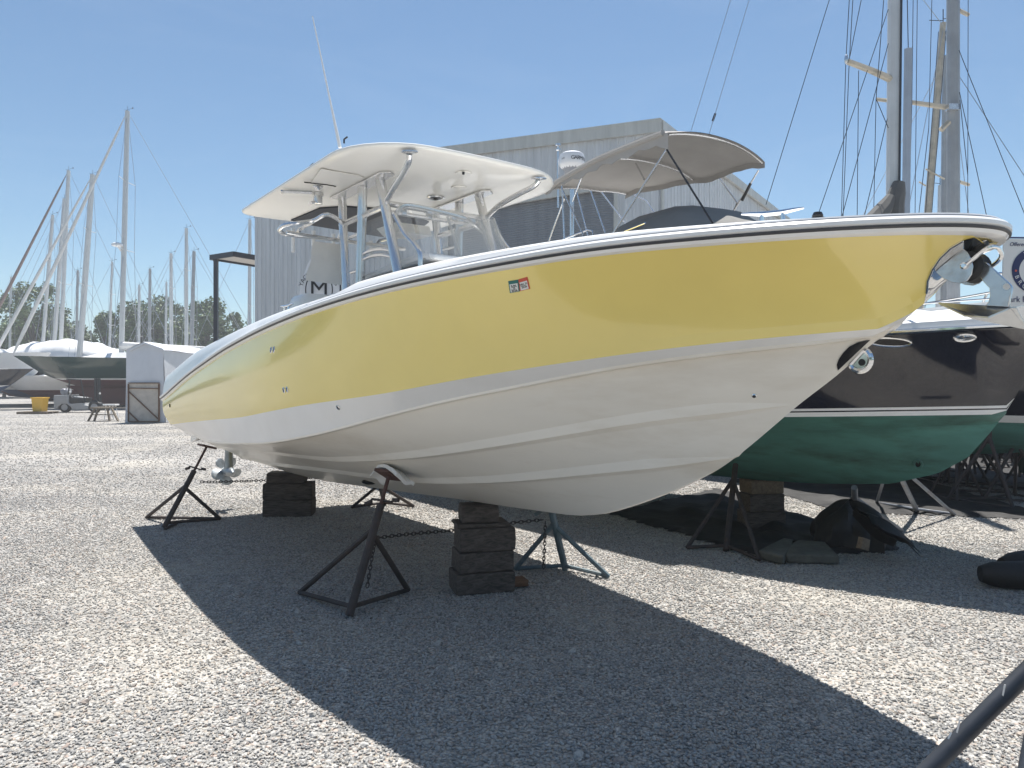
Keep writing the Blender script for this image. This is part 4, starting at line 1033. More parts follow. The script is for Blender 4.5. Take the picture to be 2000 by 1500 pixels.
# black ground cloths
def sheet(name,label,cat,pts,mt,amp,seed,n=26,thick=.01):
    rnd=random.Random(seed); P=[G(*p) for p in pts]; m=MB(); rws=[]
    ph=[rnd.uniform(0,6) for _ in range(6)]
    for i in range(n):
        f=i/(n-1); a=P[0].lerp(P[3],f); b=P[1].lerp(P[2],f); r=[]
        for j in range(n):
            gg=j/(n-1); p=a.lerp(b,gg); e=min(f,1-f,gg,1-gg)
            z=.032+amp*max(0,(math.sin(p.x*5+ph[0]+2*math.sin(p.y*3+ph[1]))*.5+.5*math.sin(p.y*9+p.x*3+ph[2])+.4*math.sin(p.x*17+ph[3]+p.y*6)))*min(1,e*8+.15)
            if e==0: z=.012; p=p+V((rnd.uniform(-.06,.06),rnd.uniform(-.06,.06),0))
            r.append(p+V((0,0,z)))
        rws.append(r)
    m.grid(rws); return tag(m.build(name,M[mt],loc=P[0],angle=60),label,cat,'black ground cloths')
sheet('ground_cloth','wrinkled black ground cloth spread under the navy cruiser','ground cloth',[(1190,1004),(1500,1095),(1760,1075),(1400,955)],'tarpgrey',.06,1,40)
sheet('ground_cloth','black ground cloth strip beyond the navy cruiser timber stack','ground cloth',[(1420,938),(1640,1000),(2080,1018),(1760,925)],'tarpgrey',.05,2)
sheet('ground_cloth','black ground cloth far behind under the row of stands at right','ground cloth',[(1700,905),(2100,978),(2180,900),(1780,862)],'tarpgrey',.05,3)
sheet('ground_cloth','black ground cloth farthest back at the right edge','ground cloth',[(1800,853),(2200,890),(2160,835),(1850,828)],'tarpgrey',.05,4)
# tarp bundle
def lump(c,sx,sy,sz,seed,mt,name,rot=0,amp=.22,bot=.0):
    rnd=random.Random(seed); ph=[rnd.uniform(0,6) for _ in range(8)]; m=MB(); rws=[]
    for i in range(15):
        th=math.pi*.5*i/14; r=[]
        for j in range(36):
            a=2*math.pi*j/36; k=1+amp*(.5*math.sin(3*a+ph[0])+.4*math.sin(5*a+ph[1]+3*th)+.35*math.sin(9*a+ph[2]+5*th)+.25*math.sin(14*a+ph[3]))*(.4+.6*math.sin(th))
            x,y=sx*k*math.sin(th+.001)*math.cos(a),sy*k*math.sin(th+.001)*math.sin(a); z=sz*math.cos(th)*(1+amp*.5*math.sin(4*a+ph[4]))
            r.append(V(c)+V((x*math.cos(rot)-y*math.sin(rot),x*math.sin(rot)+y*math.cos(rot),max(.002,z))))
        rws.append(r)
    m.grid(rws,closed=True); return m
tb=lump(G(1690,1078)+V((0,.35,0)),.36,.42,.42,5,'tarp','tarp_bundle')
b_=thing('tarp_bundle','crumpled black tarpaulin heap in front of the navy cruiser stands','tarpaulin',G(1690,1078)+V((0,.35,0)))
tb.build('tarp_heap',M['tarp'],b_,angle=60)
m=MB(); rw=[]
for i in range(9):
    f=i/8; r=[]
    for j in range(7):
        gg=j/6-.5; p=W(1688,1000,7.0).lerp(W(1772,1048,6.9),f); r.append(p+V((.0,gg*.5,.03*math.sin(f*5+gg*4)-.25*gg*gg*(1+f)-.02*math.sin(gg*14))))
    rw.append(r)
m.grid(rw); m.grid([[p-V((0,0,.03)) for p in r] for r in rw]); m.build('tarp_flap',M['tarp'],b_)
o=timber('small timber offcut lying on the black tarpaulin heap',W(1686,1062,6.62),(.11,.05,.10),.5,'timber_pale',.004,.3); o['category']='timber offcut'; o['group']='offcuts'
# stone slabs
for i,(pp,lb) in enumerate(((((1480,1090),(1530,1102),(1560,1070),(1530,1064)),'greenish stone slab leaning at the left of the pair by the tarpaulin heap'),(((1535,1098),(1640,1101),(1612,1072),(1545,1068)),'greenish stone slab lying flat against the tarpaulin heap'))):
    P=[G(*q,.02) for q in pp]; m=MB(); m.prism([p+V((0,0,-.01)) for p in P],(0,0,.085)); tag(m.build('stone_slab',M['slab'],bevel=.02,loc=P[0],seg=3),lb,'stone slab','stone slabs')
# black rolls at the right edge
def roll(label,a,b,r,seed):
    rnd=random.Random(seed); m=MB(); n=16; P=[];rs=[]
    for i in range(n):
        f=i/(n-1); P.append(V(a).lerp(V(b),f)); rs.append(r*(.55 if i in(0,n-1) else .86 if i in (1,n-2) else 1+.06*math.sin(i*1.7+seed)))
    m.tube(P,rs,16); return tag(m.build('rolled_tarp',M['tarp'],loc=a,angle=60),label,'tarpaulin','black rolls at the right edge')
a=W(1914,1146,6.05); a.z=.11; roll('black tarpaulin roll lying lowest at the right edge of the gravel',a,a+V((1.3,-.28,0)),.115,1)
a=W(1957,1118,6.12); a.z=.15; roll('black tarpaulin roll lying behind the other roll at the right edge',a,a+V((1.2,.05,.0)),.13,2)
# ---------------------------------------------------------------- metal boat shed
C0=V((3.92,20,0)); Fd=V((-5,3.3,0)).normalized(); Sd=V((3.3,5,0)).normalized(); WID=16.8; LEN=22; EV=8.66; RD=.60
shed=thing('boat_shed','large grey ribbed metal boat shed with a roller shutter behind the boats','building',C0)
def ztop(s): return EV+RD*(1-abs(s-WID/2)/(WID/2))
def ribbed(org,dr,outn,s0,s1,zb,zt,name,parent,pitch=.25,dep=.028,mt='wall'):
    xs=[]; s=s0
    while s<s1-.01:
        for a,d in ((0,0),(.155,0),(.178,dep),(.222,dep),(.245,0)):
            if s+a<s1: xs.append((s+a,d))
        s+=pitch
    xs.append((s1,0)); m=MB()
    m.grid([[org+dr*x+outn*d+V((0,0,zb(x))) for x,d in xs],[org+dr*x+outn*d+V((0,0,zt(x))) for x,d in xs]])
    return m.build(name,M[mt],parent,angle=20)
on=Fd.cross(V((0,0,1))); on=on if on.y<0 else -on; so_=Sd.cross(V((0,0,1))); so_=so_ if so_.x>0 else -so_
D0,D1,DZ=1.24,7.2,7.08
ribbed(C0,Fd,on,0,D0,lambda s:0,lambda s:DZ,'front_wall',shed)
ribbed(C0,Fd,on,0,D1,lambda s:DZ,ztop,'front_wall',shed)
ribbed(C0,Fd,on,D1,WID,lambda s:0,ztop,'front_wall',shed)
ribbed(C0,Sd,so_,0,LEN,lambda s:0,lambda s:EV,'side_wall',shed)
Lc=C0+Fd*WID; ribbed(Lc,Sd,-so_,0,LEN,lambda s:0,lambda s:EV,'side_wall',shed)
m=MB(); m.prism([C0+Sd*LEN,C0+Sd*LEN+V((0,0,EV)),C0+Sd*LEN+Fd*WID/2+V((0,0,EV+RD)),Lc+Sd*LEN+V((0,0,EV)),Lc+Sd*LEN],Sd*.05); m.build('back_wall',M['wall'],shed)
m=MB()
for a,b in ((C0,C0+Fd*WID/2),(Lc,C0+Fd*WID/2)):
    oa=-.12*(b-a).normalized(); za,zb=EV+.02,EV+RD+.03
    P=[a+oa-Sd*.12+V((0,0,za)),b-Sd*.12+V((0,0,zb)),b+Sd*(LEN+.1)+V((0,0,zb)),a+oa+Sd*(LEN+.1)+V((0,0,za))]
    m.prism(P,(0,0,.06))
m.build('roof',M['walltrim'],shed)
m=MB(); k=on*.10
for a,b,za,zb in ((C0-Fd*.12,C0+Fd*WID/2,EV,EV+RD),(Lc+Fd*.12,C0+Fd*WID/2,EV,EV+RD)):
    P=[a+on*.05+V((0,0,za-.28)),b+on*.05+V((0,0,zb-.28)),b+on*.05+V((0,0,zb+.04)),a+on*.05+V((0,0,za+.04))]; m.prism(P,on*.06)
m.build('rake_trim',M['walltrim'],shed)
m=MB(); m.prism([C0+so_*.05+V((0,0,EV-.22)),C0+Sd*LEN+so_*.05+V((0,0,EV-.22)),C0+Sd*LEN+so_*.05+V((0,0,EV+.05)),C0+so_*.05+V((0,0,EV+.05))],so_*.1); m.build('eave_gutter',M['walltrim'],shed)
# door: recessed slatted shutter, jambs and pale header
m=MB(); z=0; rws=[]
while z<DZ:
    for a,d in ((0,.0),(.012,-.018),(.06,-.018),(.068,0)): rws.append([C0+Fd*s-on*.06+on*d+V((0,0,z+a)) for s in (D0,D1)])
    z+=.070
m.grid(rws); m.build('roller_shutter',M['shutter'],shed,angle=20)
m=MB(); m.bar(C0+Fd*D0+on*.03,C0+Fd*D0+on*.03+V((0,0,DZ)),.10,.14); m.bar(C0+Fd*D1+on*.03,C0+Fd*D1+on*.03+V((0,0,DZ)),.10,.14); m.build('door_jamb',M['walltrim'],shed)
m=MB(); m.prism([C0+Fd*(D0-.1)+on*.05+V((0,0,DZ)),C0+Fd*(D1+.1)+on*.05+V((0,0,DZ)),C0+Fd*(D1+.1)+on*.05+V((0,0,DZ+.26)),C0+Fd*(D0-.1)+on*.05+V((0,0,DZ+.26))],on*.06); m.build('door_header',M['walltrim'],shed)
m=MB(); q=C0+Sd*2.55+so_*.16; m.box(q+V((0,0,6.55)),(.24,.42,.46),math.atan2(Sd.y,Sd.x)-math.pi/2); lm=m.build('wall_lamp',M['groove'],shed,bevel=.03)
m=MB(); m.box(q+so_*.13+V((0,0,6.52)),(.03,.32,.30),math.atan2(Sd.y,Sd.x)-math.pi/2); m.build('lamp_lens',M['signw'],lm)
m=MB(); m.tube([C0+so_*.09+Sd*.1+V((0,0,EV-.2)),C0+so_*.09+Sd*.1+V((0,0,.1))],.05,8); m.build('downpipe',M['walltrim'],shed)
# canopy to the left of the shed
cz=6.75; Nc=W(456,497,1455*(cz-CH)/(750-497)); Nc.z=cz
cn=thing('canopy','dark framed flat canopy on a slim post left of the metal shed','canopy',V((Nc.x,Nc.y,0)))
a,b=Fd*1.5,Sd*3.4
P=[Nc,Nc+a,Nc+a+b,Nc+b]
m=MB(); m.prism([p+V((0,0,.0)) for p in P],(0,0,.04)); m.build('soffit',M['soffit'],cn)
m=MB()
for i in range(4): m.bar(P[i]+V((0,0,.02)),P[(i+1)%4]+V((0,0,.02)),.07,.20)
m.build('fascia',M['frame_navy'],cn)
pb=Nc+a*.86+Sd*.12; m=MB(); m.bar(V((pb.x,pb.y,0)),pb,.15,.15); m.build('post',M['frame_navy'],cn)
# banner flag in front of the shed
fb=W(664,640,15.0); fl=thing('banner_flag','white banner flag with a black M in front of the grey shed wall','flag',V((fb.x,fb.y,0)))
m=MB(); m.tube([V((fb.x,fb.y,0)),W(665,500,15.0)],[.022,.014],8); m.build('flag_pole',M['blackpl'],fl)
m=MB(); m.prism([W(*p,15.02) for p in ((663,503),(663,600),(655,615),(587,612),(584,600),(586,560),(592,540),(601,515),(612,498),(625,486),(640,480),(655,485))],(0,.006,0)); m.build('flag_cloth',M['flag'],fl)
fc=W(623,566,14.98); text('M','flag_lettering',M['ink'],fc,(1,0,0),(0,0,1),.50,fl)
for s in (1,-1):
    m=MB(); P=[fc+V((s*.275*math.cos(a)*.98,0,.36*math.sin(a))) for a in [R(-60+6*i) for i in range(21)]]; m.tube(P,.011,5); m.build('ring_bracket',M['ink'],fl)
for i,chh in enumerate('YACHT'):
    a=R(163-12.5*i); p=fc+V((.37*math.cos(a),-.0,.37*math.sin(a))); text(chh,'flag_lettering',M['ink'],p,(math.sin(a),0,-math.cos(a)),(math.cos(a),0,math.sin(a)),.125,fl)
for i,chh in enumerate('SALES'):
    a=R(68-12.5*i); p=fc+V((.37*math.cos(a),-.0,.37*math.sin(a))); text(chh,'flag_lettering',M['ink'],p,(math.sin(a),0,-math.cos(a)),(math.cos(a),0,math.sin(a)),.125,fl)

# ---------------------------------------------------------------- sailing yachts ashore
def yacht(label,base,ang,L,mast_xy,top,r,colr='white',bot='blue',mast='mast',z0=1.0,fb=1.15,spread=(.45,.72),stays=True,wr=.010,group='sailing yachts ashore',furl=None,boom=None,wire='wirepale',head=True,extras=(),keel=True,kx=(.12,.10,.08,.05),hullparts=True,mastbase=None):
    """base: ground point below the hull middle; ang: heading of the bow; mast_xy/top: mast foot and head points"""
    o=thing('sailing_yacht',label,'sailing yacht',(base[0],base[1],0),group)
    f=V((math.cos(ang),math.sin(ang),0)); s=V((-math.sin(ang),math.cos(ang),0)); b=V((base[0],base[1],0))
    bw=L*.15; m=MB(); rows=[]
    for i in range(15):
        u=i/14; x=(u-.5)*L
        wd=bw*(1-abs((u-.45)/(.45 if u<.45 else .55))**2.4*(.45 if u<.45 else 1.0)); wd=max(wd,.02)
        zt=z0+fb+.25*abs(u-.4)**1.5*L*.12; zb=z0-.45*math.sin(math.pi*min(1,max(0,u*.95+.02)))+.35*max(0,u-.8)/.2*1.6+.5*max(0,.12-u)/.12
        zb=min(zb,zt-.1); oh=.11*L*max(0,u-.66)/.34+.05*L*max(0,.2-u)/.2*-1
        P=[]
        zw=max(zb,z0+.12); zs=max(zw,z0+.22)
        for z in (zb,zb+(zw-zb)*.35,zb+(zw-zb)*.7,zw,zs,zs+(zt-zs)*.33,zs+(zt-zs)*.67,zt):
            g_=(z-zb)/(zt-zb); P.append((wd*min(1,(g_+.02)**.45),z,x+oh*(g_-1)))
        wl=z0+.12
        row=[b+f*xx+s*ww+V((0,0,z)) for ww,z,xx in P][::-1]+[b+f*xx-s*ww+V((0,0,z)) for ww,z,xx in P]
        rows.append(row)
    m.grid(rows,mrow=[0,0,0,1,2,2,2,3,2,2,2,1,0,0,0]); m.add(rows[0],[list(range(16))],0)
    m.build('hull',[M[colr],M['white'] if colr!='white' else M[bot],M[bot],M[bot]],o,angle=50)
    if keel:
        m=MB(); kp=[b+f*(kx[0]*L)+V((0,0,z0-.25)),b-f*(kx[1]*L)+V((0,0,z0-.25)),b-f*(kx[2]*L)+V((0,0,.25)),b+f*(kx[3]*L)+V((0,0,.25))]; m.prism([p+s*.09 for p in kp],-s*.18); m.build('keel',M[bot],o)
    m=MB(); dk=[]
    for i in range(2,13):
        u=i/14; x=(u-.5)*L; zt=z0+fb+.25*abs(u-.4)**1.5*L*.12-.02; hh=.38*max(0,1-abs((u-.45)/.25)**4) if .2<u<.7 else 0
        wd=bw*(1-abs((u-.45)/(.45 if u<.45 else .55))**2.4*(.45 if u<.45 else 1.0))*.98
        dk.append([b+f*x+s*wd+V((0,0,zt)),b+f*x+s*wd*.6+V((0,0,zt+.04)),b+f*x+s*wd*.5+V((0,0,zt+.04+hh)),b+f*x-s*wd*.5+V((0,0,zt+.04+hh)),b+f*x-s*wd*.6+V((0,0,zt+.04)),b+f*x-s*wd+V((0,0,zt))])
    m.grid(dk); m.build('deck',M['deck'],o,angle=30)
    mb=V(mast_xy); tp=V(top)
    m=MB(); m.tube([mb,mb.lerp(tp,.6),tp],[r,r,r*.85],10); ms=m.build('mast',M[mast],o)
    dl=(tp-mb); up=dl.normalized()
    sp=[]
    for q in spread:
        c=mb+dl*q; wsp=(.55+.25*(1-q))*bw/1.5*1.15
        for sg in (1,-1):
            e=c+s*sg*wsp+f*-.1+V((0,0,.06)); sp.append(e); MB().tube([c,e],[.03,.018],6).build('spreader',M[mast],ms)
    if head:
        m=MB(); m.tube([tp,tp+V((0,0,.35))],.012,5); m.tube([tp+V((0,0,.1)),tp+V((.35,0,.18))],.010,5); m.tube([tp+V((0,0,.06)),tp+V((-.3,.1,.12))],.010,5); m.ball(tp+V((.35,0,.2)),.05,6); m.build('masthead_gear',M['wire'],ms)
    if stays:
        for sg in (1,-1):
            ch=b+f*((mb-b).dot(f))+s*sg*bw*.93+V((0,0,z0+fb)); ln=[ch]+[sp[2*i+(0 if sg>0 else 1)] for i in range(len(spread))]+[tp]
            MB().tube(ln,wr,4).build('shroud',M[wire],o)
            MB().tube([ch-f*.4,mb+dl*spread[0]],wr,4).build('shroud',M[wire],o)
        bow=b+f*(L*.5)+V((0,0,z0+fb+.35)); st_=b-f*(L*.48)+V((0,0,z0+fb+.2))
        MB().tube([st_,tp],wr,4).build('backstay',M[wire],o)
        if furl: 
            P=[bow+(tp-bow)*q for q in (0,.04,.1,.5,.9,.96,1)]; MB().tube(P,[.03,.10,.13,.11,.07,.03,.02],8).build('furled_sail',M[furl],o)
        else: MB().tube([bow,tp],wr,4).build('forestay',M[wire],o)
    if boom:
        e=mb-f*L*.36+V((0,0,1.0)); a=mb+V((0,0,1.15)); MB().tube([a,a.lerp(e,.3),e],[.30,.22,.10],8).build('boom_cover',M[boom],o)
    return o
def mast_at(px0,py0,px1,py1,Y): return W(px0,py0,Y),W(px1,py1,Y)
hd=math.atan2(D.y,D.x)
# right-hand group behind the navy cruiser
def ryacht(label,top,base,Y,r,**k):
    mb,tp=mast_at(*base,*top,Y); mb=mb+(mb-tp).normalized()*max(0,(mb.z-2.3)/max(.3,(tp-mb).normalized().z))
    L=k.pop('L',10.5); off=k.pop('off',.05)
    c=mb-D*off*L; return yacht(label,(c.x,c.y),hd,L,mb,tp,r,**k),mb,tp
y1,m1,t1=ryacht('yacht with the thick grey mast and dark sail cover, right behind the navy cruiser',(1751,-420),(1744,430),12.2,.108,mast='mast',boom='canvasdk',furl=None,stays=False,colr='navy',bot='teal',spread=(),head=False)
def ext(o,name,a,b,Y,r,mt,Y2=None):
    MB().tube([W(*a,Y),W(*b,Y2 or Y)],r,6).build(name,M[mt],o)
ext(y1,'mast_track',(1764,-300),(1756,430),12.08,.018,'wire')
ext(y1,'furled_sail',(1774,96),(1769,440),12.9,.072,'mastblue'); ext(y1,'stay',(1774,96),(1766,-300),12.9,.008,'wire')
m=MB(); m.tube([W(1655,120,11.9),W(1700,137,12.05),W(1747,158,12.2)],[.045,.05,.06],8); m.build('spreader',M['spruce'],y1)
m=MB(); m.ball(W(1653,116,11.9),.07,8,(.5,.5,1.2)); m.build('spreader_tip',M['galv'],y1)
ext(y1,'spreader',(1712,194),(1738,197),12.3,.03,'spruce')
for a,b in (((1661,-40),(1652,120)),((1652,120),(1643,440)),((1668,-40),(1658,135)),((1658,135),(1646,440)),((1677,138),(1674,440)),((1735,18),(1596,425)),((1729,-40),(1711,195)),((1711,195),(1706,440)),((1735,85),(1640,440)),((1733,232),(1684,440)),((1632,-40),(1496,400)),((1686,-20),(1660,110)),((1712,195),(1735,250))):
    ext(y1,'stay',a,b,12.0,.0058,'wire')
m=MB(); m.tube([W(1756,356,12.0),W(1752,375,12.0),W(1746,400,12.0),W(1744,445,12.0)],[.09,.13,.155,.17],10); m.build('mast_boot',M['canvasdk'],y1)
m=MB(); m.tube([W(1740,385,11.95),W(1728,405,11.9),W(1712,425,11.8),W(1690,450,11.7)],[.08,.13,.15,.16],9); m.build('sail_cover',M['canvasdk'],y1)
y2,m2,t2=ryacht('yacht with the thick blue grey mast farthest right behind the navy cruiser',(1861,-420),(1862,470),13.2,.105,mast='mastgrey',stays=False,colr='white',bot='blue',spread=(),head=False,L=11)
m=MB(); m.tube([W(1781,200,13.1),W(1858,211,13.2)],[.04,.05],8); m.build('spreader',M['spruce'],y2)
m=MB(); m.box(W(1861,210,13.08),(.2,.12,.1)); m.build('spreader_socket',M['galv'],y2)
m=MB(); m.tube([W(1873,20,13.2),W(1891,29,13.3)],.035,6); m.build('spreader',M['spruce'],y2)
m=MB(); m.tube([W(1838,254,13.1),W(1853,238,13.1)],.05,6); m.build('mast_step',M['spruce'],y2)
m=MB(); m.tube([W(1874,355,13.3),W(1892,361,13.4)],.03,6); m.build('spreader',M['spruce'],y2)
for a,b in (((1891,-40),(1890,440)),((1784,-40),(1781,200)),((1781,200),(1775,440)),((1792,-40),(1787,440)),((1821,-40),(1814,250)),((1814,250),(1792,440)),((1873,98),(2002,420)),((1874,180),(1931,440)),((1875,195),(1890,340))):
    ext(y2,'stay',a,b,13.0,.006,'wire')
# a third and fourth yacht further back
y3,m3,t3=ryacht('yacht with the leaning wooden mast between two thick masts',(1842,45),(1810,440),19,.085,mast='spruce',colr='green',bot='red',stays=False,spread=(),L=10,head=True)
for a,b in (((1833,62),(1806,440)),((1848,60),(1818,440)),((1795,355),(1808,363)),((1808,330),(1845,350))): ext(y3,'stay',a,b,18.9,.02 if a[1]>300 else .008,'wire' if a[1]<300 else 'spruce')
for a,b in (((1788,-20),(1842,50)),((1842,60),(1768,440)),((1846,60),(1895,440))): ext(y3,'stay',a,b,18.9,.008,'wirepale')
y4,m4,t4=ryacht('yacht with the short pale mast just left of the farthest right mast',(1836,362),(1834,470),24,.07,mast='mast',colr='white',bot='blue',spread=(),stays=False,L=9)
y5,m5,t5=ryacht('yacht with the slim pale mast hugging the farthest right thick mast',(1848,110),(1846,470),22,.12,mast='mastgrey',colr='navy',bot='red',spread=(.4,),L=10,head=False)
# stays of a yacht standing behind the shed corner
y6,m6,t6=ryacht('yacht whose two thin stays cross the sky above the grey bimini',(1442,-700),(1330,560),17,.09,mast='mast',colr='white',bot='blue',spread=(),stays=False,L=9,head=False) if False else (None,None,None)
# free wires above the bimini: they belong to the thick masted yacht (forestay and inner stay)
for a,b in (((1436,-30),(1350,255)),((1466,-10),(1385,262))): ext(y1,'stay',a,b,11.0,.0042,'wirepale',10.6)
m=MB(); m.tube([W(1397,222,10.7),W(1392,236,10.7)],.018,6); m.build('stay_fitting',M['wire'],y1)

# left-hand group
def lyacht(label,top,base,Y,r,L=10,ang=None,zf=1.0,off=.05,**k):
    mb,tp=mast_at(*base,*top,Y); zb=zf+1.25
    mb=mb+(mb-tp)*((mb.z-zb)/(tp.z-mb.z)) if tp.z>mb.z else mb
    ang=math.pi if ang is None else ang
    c=mb-V((math.cos(ang),math.sin(ang),0))*off*L
    return yacht(label,(c.x,c.y),ang,L,mb,tp,r,z0=zf,**k)
AW=math.pi+.12
yg=lyacht('dark green yacht with red bottom, the tallest mast on the left, behind the forklift',(249,217),(237,690),50,.17,L=17,ang=math.pi+.06,zf=1.80,off=.09,colr='green',bot='red',boom='sailw',furl='sailw',wr=.014,keel=True,fb=1.5,kx=(.30,.36,.34,.16))
lyacht('white yacht with a brown furled sail on its forestay, far left',(134,333),(119,665),58,.15,L=15,ang=AW,colr='white',bot='blue',furl='sailbr',wr=.013)
lyacht('yacht with a pale furled sail and thick mast left of the tallest mast',(181,341),(157,672),54,.20,L=14,ang=AW,colr='white',bot='red',furl='sailw',wr=.013)
lyacht('far yacht whose mast stands just left of the brown furled sail mast',(126,388),(106,668),62,.17,L=11,ang=AW,colr='white',bot='blue',wr=.014)
lyacht('far yacht with the leftmost of the clustered tall masts at left',(103,420),(84,668),60,.14,L=11,ang=AW,colr='navy',bot='red',wr=.014)
lyacht('far yacht with the lone thin mast at the left edge',(22,541),(19,690),85,.13,L=10,ang=AW,colr='white',bot='blue',wr=.014,furl=None)
lyacht('far yacht with a slim mast between the two tallest left masts',(219,511),(214,680),66,.10,L=10,ang=AW,colr='white',bot='blue',wr=.014)
lyacht('far yacht with the dark slim mast beside the thick mast',(152,528),(149,680),70,.12,L=10,ang=AW,colr='navy',bot='blue',wr=.014,mast='mastgrey')
lyacht('distant yacht with the shortest mast above the white shelter',(272,557),(271,690),75,.13,L=10,ang=AW,colr='white',bot='blue',wr=.014)
lyacht('distant yacht with a grey mast above the middle of the white shelter',(293,525),(292,690),72,.14,L=10,ang=AW,colr='white',bot='red',wr=.014,mast='mastgrey')
lyacht('distant yacht with a thin mast right of the white shelter peak',(325,551),(324,690),78,.11,L=10,ang=AW,colr='navy',bot='blue',wr=.014)
lyacht('distant yacht with a white mast above the right side of the white shelter',(334,495),(335,690),66,.15,L=11,ang=AW,colr='white',bot='blue',wr=.014)
lyacht('distant yacht with the tallest mast between shelter and canopy post',(364,446),(364,690),62,.15,L=12,ang=AW,colr='white',bot='red',wr=.014)
lyacht('distant yacht with a brownish mast nearest the canopy post',(379,491),(374,690),60,.15,L=11,ang=AW,colr='white',bot='blue',wr=.014,mast='mastgrey')
lyacht('distant yacht whose mast rises between canopy and shed wall',(488,429),(487,690),58,.14,L=11,ang=AW,colr='white',bot='blue',wr=.014)
# radar on the green yacht's mast
m=MB(); p=W(229,480,49.6); m.lathe(p,[(.05,-.1),(.35,0),(.35,.12),(.2,.2),(.01,.22)],14); m.tube([p,W(238,492,50)],.05,6); m.build('radar_dome',M['radome'],yg)
# shrink wrap over the hull behind the green yacht
wrap=MB(); rw=[]
for i in range(22):
    f=i/21; x=22+f*222; px=x; tpz=[686,680,676,672,670,668,668,667,666,664,663,662,664,666,667,668,670,674,678,682,686,694][i]
    Y=56; r=[]
    for j in range(11):
        a=math.pi*j/10; zz=(708-tpz)/F*Y; r.append(V(((px-1000)/F*Y,Y-2.0*math.cos(a),CH+(750-708)/F*Y+zz*math.sin(a)**.7+.06*math.sin(i*2.1+j))))
    rw.append(r)
wrap.grid(rw)
pw=rw[10][5]
bw_=yacht('long white yacht wrapped in white plastic sheeting behind the green yacht',(W(132,700,56).x,56.0),math.pi,12.5,W(150,690,56),W(150,675,56),.05,z0=1.5,fb=1.35,stays=False,spread=(),head=False,colr='navy',bot='navy')
wrap.build('shrink_wrap',M['shrink'],bw_,angle=60)
# boats at the far left edge
yacht('white boat whose raked bow rises beside the green bow at far left',(W(-30,700,53).x,53),.10,9.0,W(-60,690,53),W(-60,640,53),.06,z0=1.9,fb=1.9,stays=False,spread=(),head=False,colr='white',bot='navy')
yacht('navy boat with blue and green bottom at the left edge',(W(-80,700,47).x,47),.08,9.0,W(-110,690,47),W(-110,620,47),.06,z0=1.35,fb=1.15,stays=False,spread=(),head=False,colr='navy',bot='blue')

# simple far stands, copied
fs=thing('jack_stand','small far boat stand under the green yacht, seen left of the forklift','boat stand',(0,0,0),'far boat stands')
for a in (0,2.1,4.2):
    p=V((.42*math.cos(a),.42*math.sin(a),.02)); MB().tube([p,V((0,0,.78))],.022,6).build('leg',M['rust'],fs)
    q=V((.42*math.cos(a+2.1),.42*math.sin(a+2.1),.03)); MB().tube([p+V((0,0,.02)),q],.016,5).build('foot_bar',M['rust'],fs)
MB().tube([V((0,0,.70)),V((0,0,1.2))],.028,6).build('main_post',M['rust'],fs); MB().box((0,0,1.2),(.2,.2,.03)).build('pad',M['timber'],fs)
fs.location=G(105,776)
lb='rusty stand in the crowded row under the boats at the right edge'
k=0
for px,py in ((1868,975),(1905,960),(1932,985),(1958,945),(1985,978),(1890,925),(1925,915),(1965,910),(1992,930),(1880,945),(1950,895),(1985,890),(2010,955),(1845,940)):
    p=G(px,py); q=dup(fs,p,k*1.3,lb,.95+.12*(k%3)); q['group']='rusty stands at the right edge'; k+=1
for px,py,l in ((20,772,'small far boat stand at the left edge under the navy boat'),(62,773,'small far boat stand left of the yellow bin'),(8,768,None)):
    if l: dup(fs,G(px,py),1,l,1.05)
# dark hull above that row of stands
yacht('dark green hulled yacht at the right edge, its hull behind the navy cruiser bow',(W(2130,800,11).x,11.2),hd,9.5,W(2130,640,11.2),W(2131,-300,11.2),.1,z0=1.15,fb=1.3,stays=False,spread=(),head=False,colr='navy',bot='green')

# ---------------------------------------------------------------- left middle ground
# white shelter
sY=31.6
def S(px,py,dy=0): return W(px,py,sY+dy)
tn=thing('plastic_shelter','white plastic sheeted shelter with a braced tan door, left of the yellow boat','shelter',V((S(281,828).x,sY,0)))
zb=.02; zE=S(252,684).z; zP=S(281,669).z; xl=S(247,800).x; xr=S(319,800).x; xm=S(281,800).x
m=MB(); 
def bulge(f,g_): return -.05*math.sin(math.pi*f)*math.sin(math.pi*g_)
rows=[]
for i in range(7):
    f=i/6; r=[]
    for j in range(9):
        q=j/8; x=xl-.06+.06*f+(xr+.06-.06*f-xl+.06-.06*f)*q; zt=zE+(zP-zE)*(1-abs(q-.47)/.53)
        r.append(V((x,sY+bulge(f,q)+.02*math.sin(9*q+4*f),zb+(zt-zb)*f)))
    rows.append(r)
m.grid(rows); m.build('front_sheet',M['sheet'],tn,angle=60)
for x in (xl,xr):
    m=MB(); m.grid([[V((x+(.1*(1-f) if x==xr else -.05*(1-f))+.03*math.sin(8*g_+3*f),sY+5.5*g_,zb+(zE-zb)*f)) for g_ in [k/8 for k in range(9)]] for f in (0,.25,.5,.75,1)]); m.build('side_sheet',M['sheet'],tn,angle=60)
m=MB(); m.grid([[V((x,sY-.06+5.6*g_,z+.02*math.sin(10*g_))) for g_ in [k/8 for k in range(9)]] for x,z in ((xl-.05,zE),(xm,zP+.03),(xr+.05,zE))]); m.build('roof_sheet',M['sheet'],tn,angle=60)
m=MB(); m.prism([S(250,824,-.08),S(311,823,-.08),S(311,749,-.08),S(251,749,-.08)],(0,.03,0)); dr=m.build('door',M['sheetdoor'],tn)
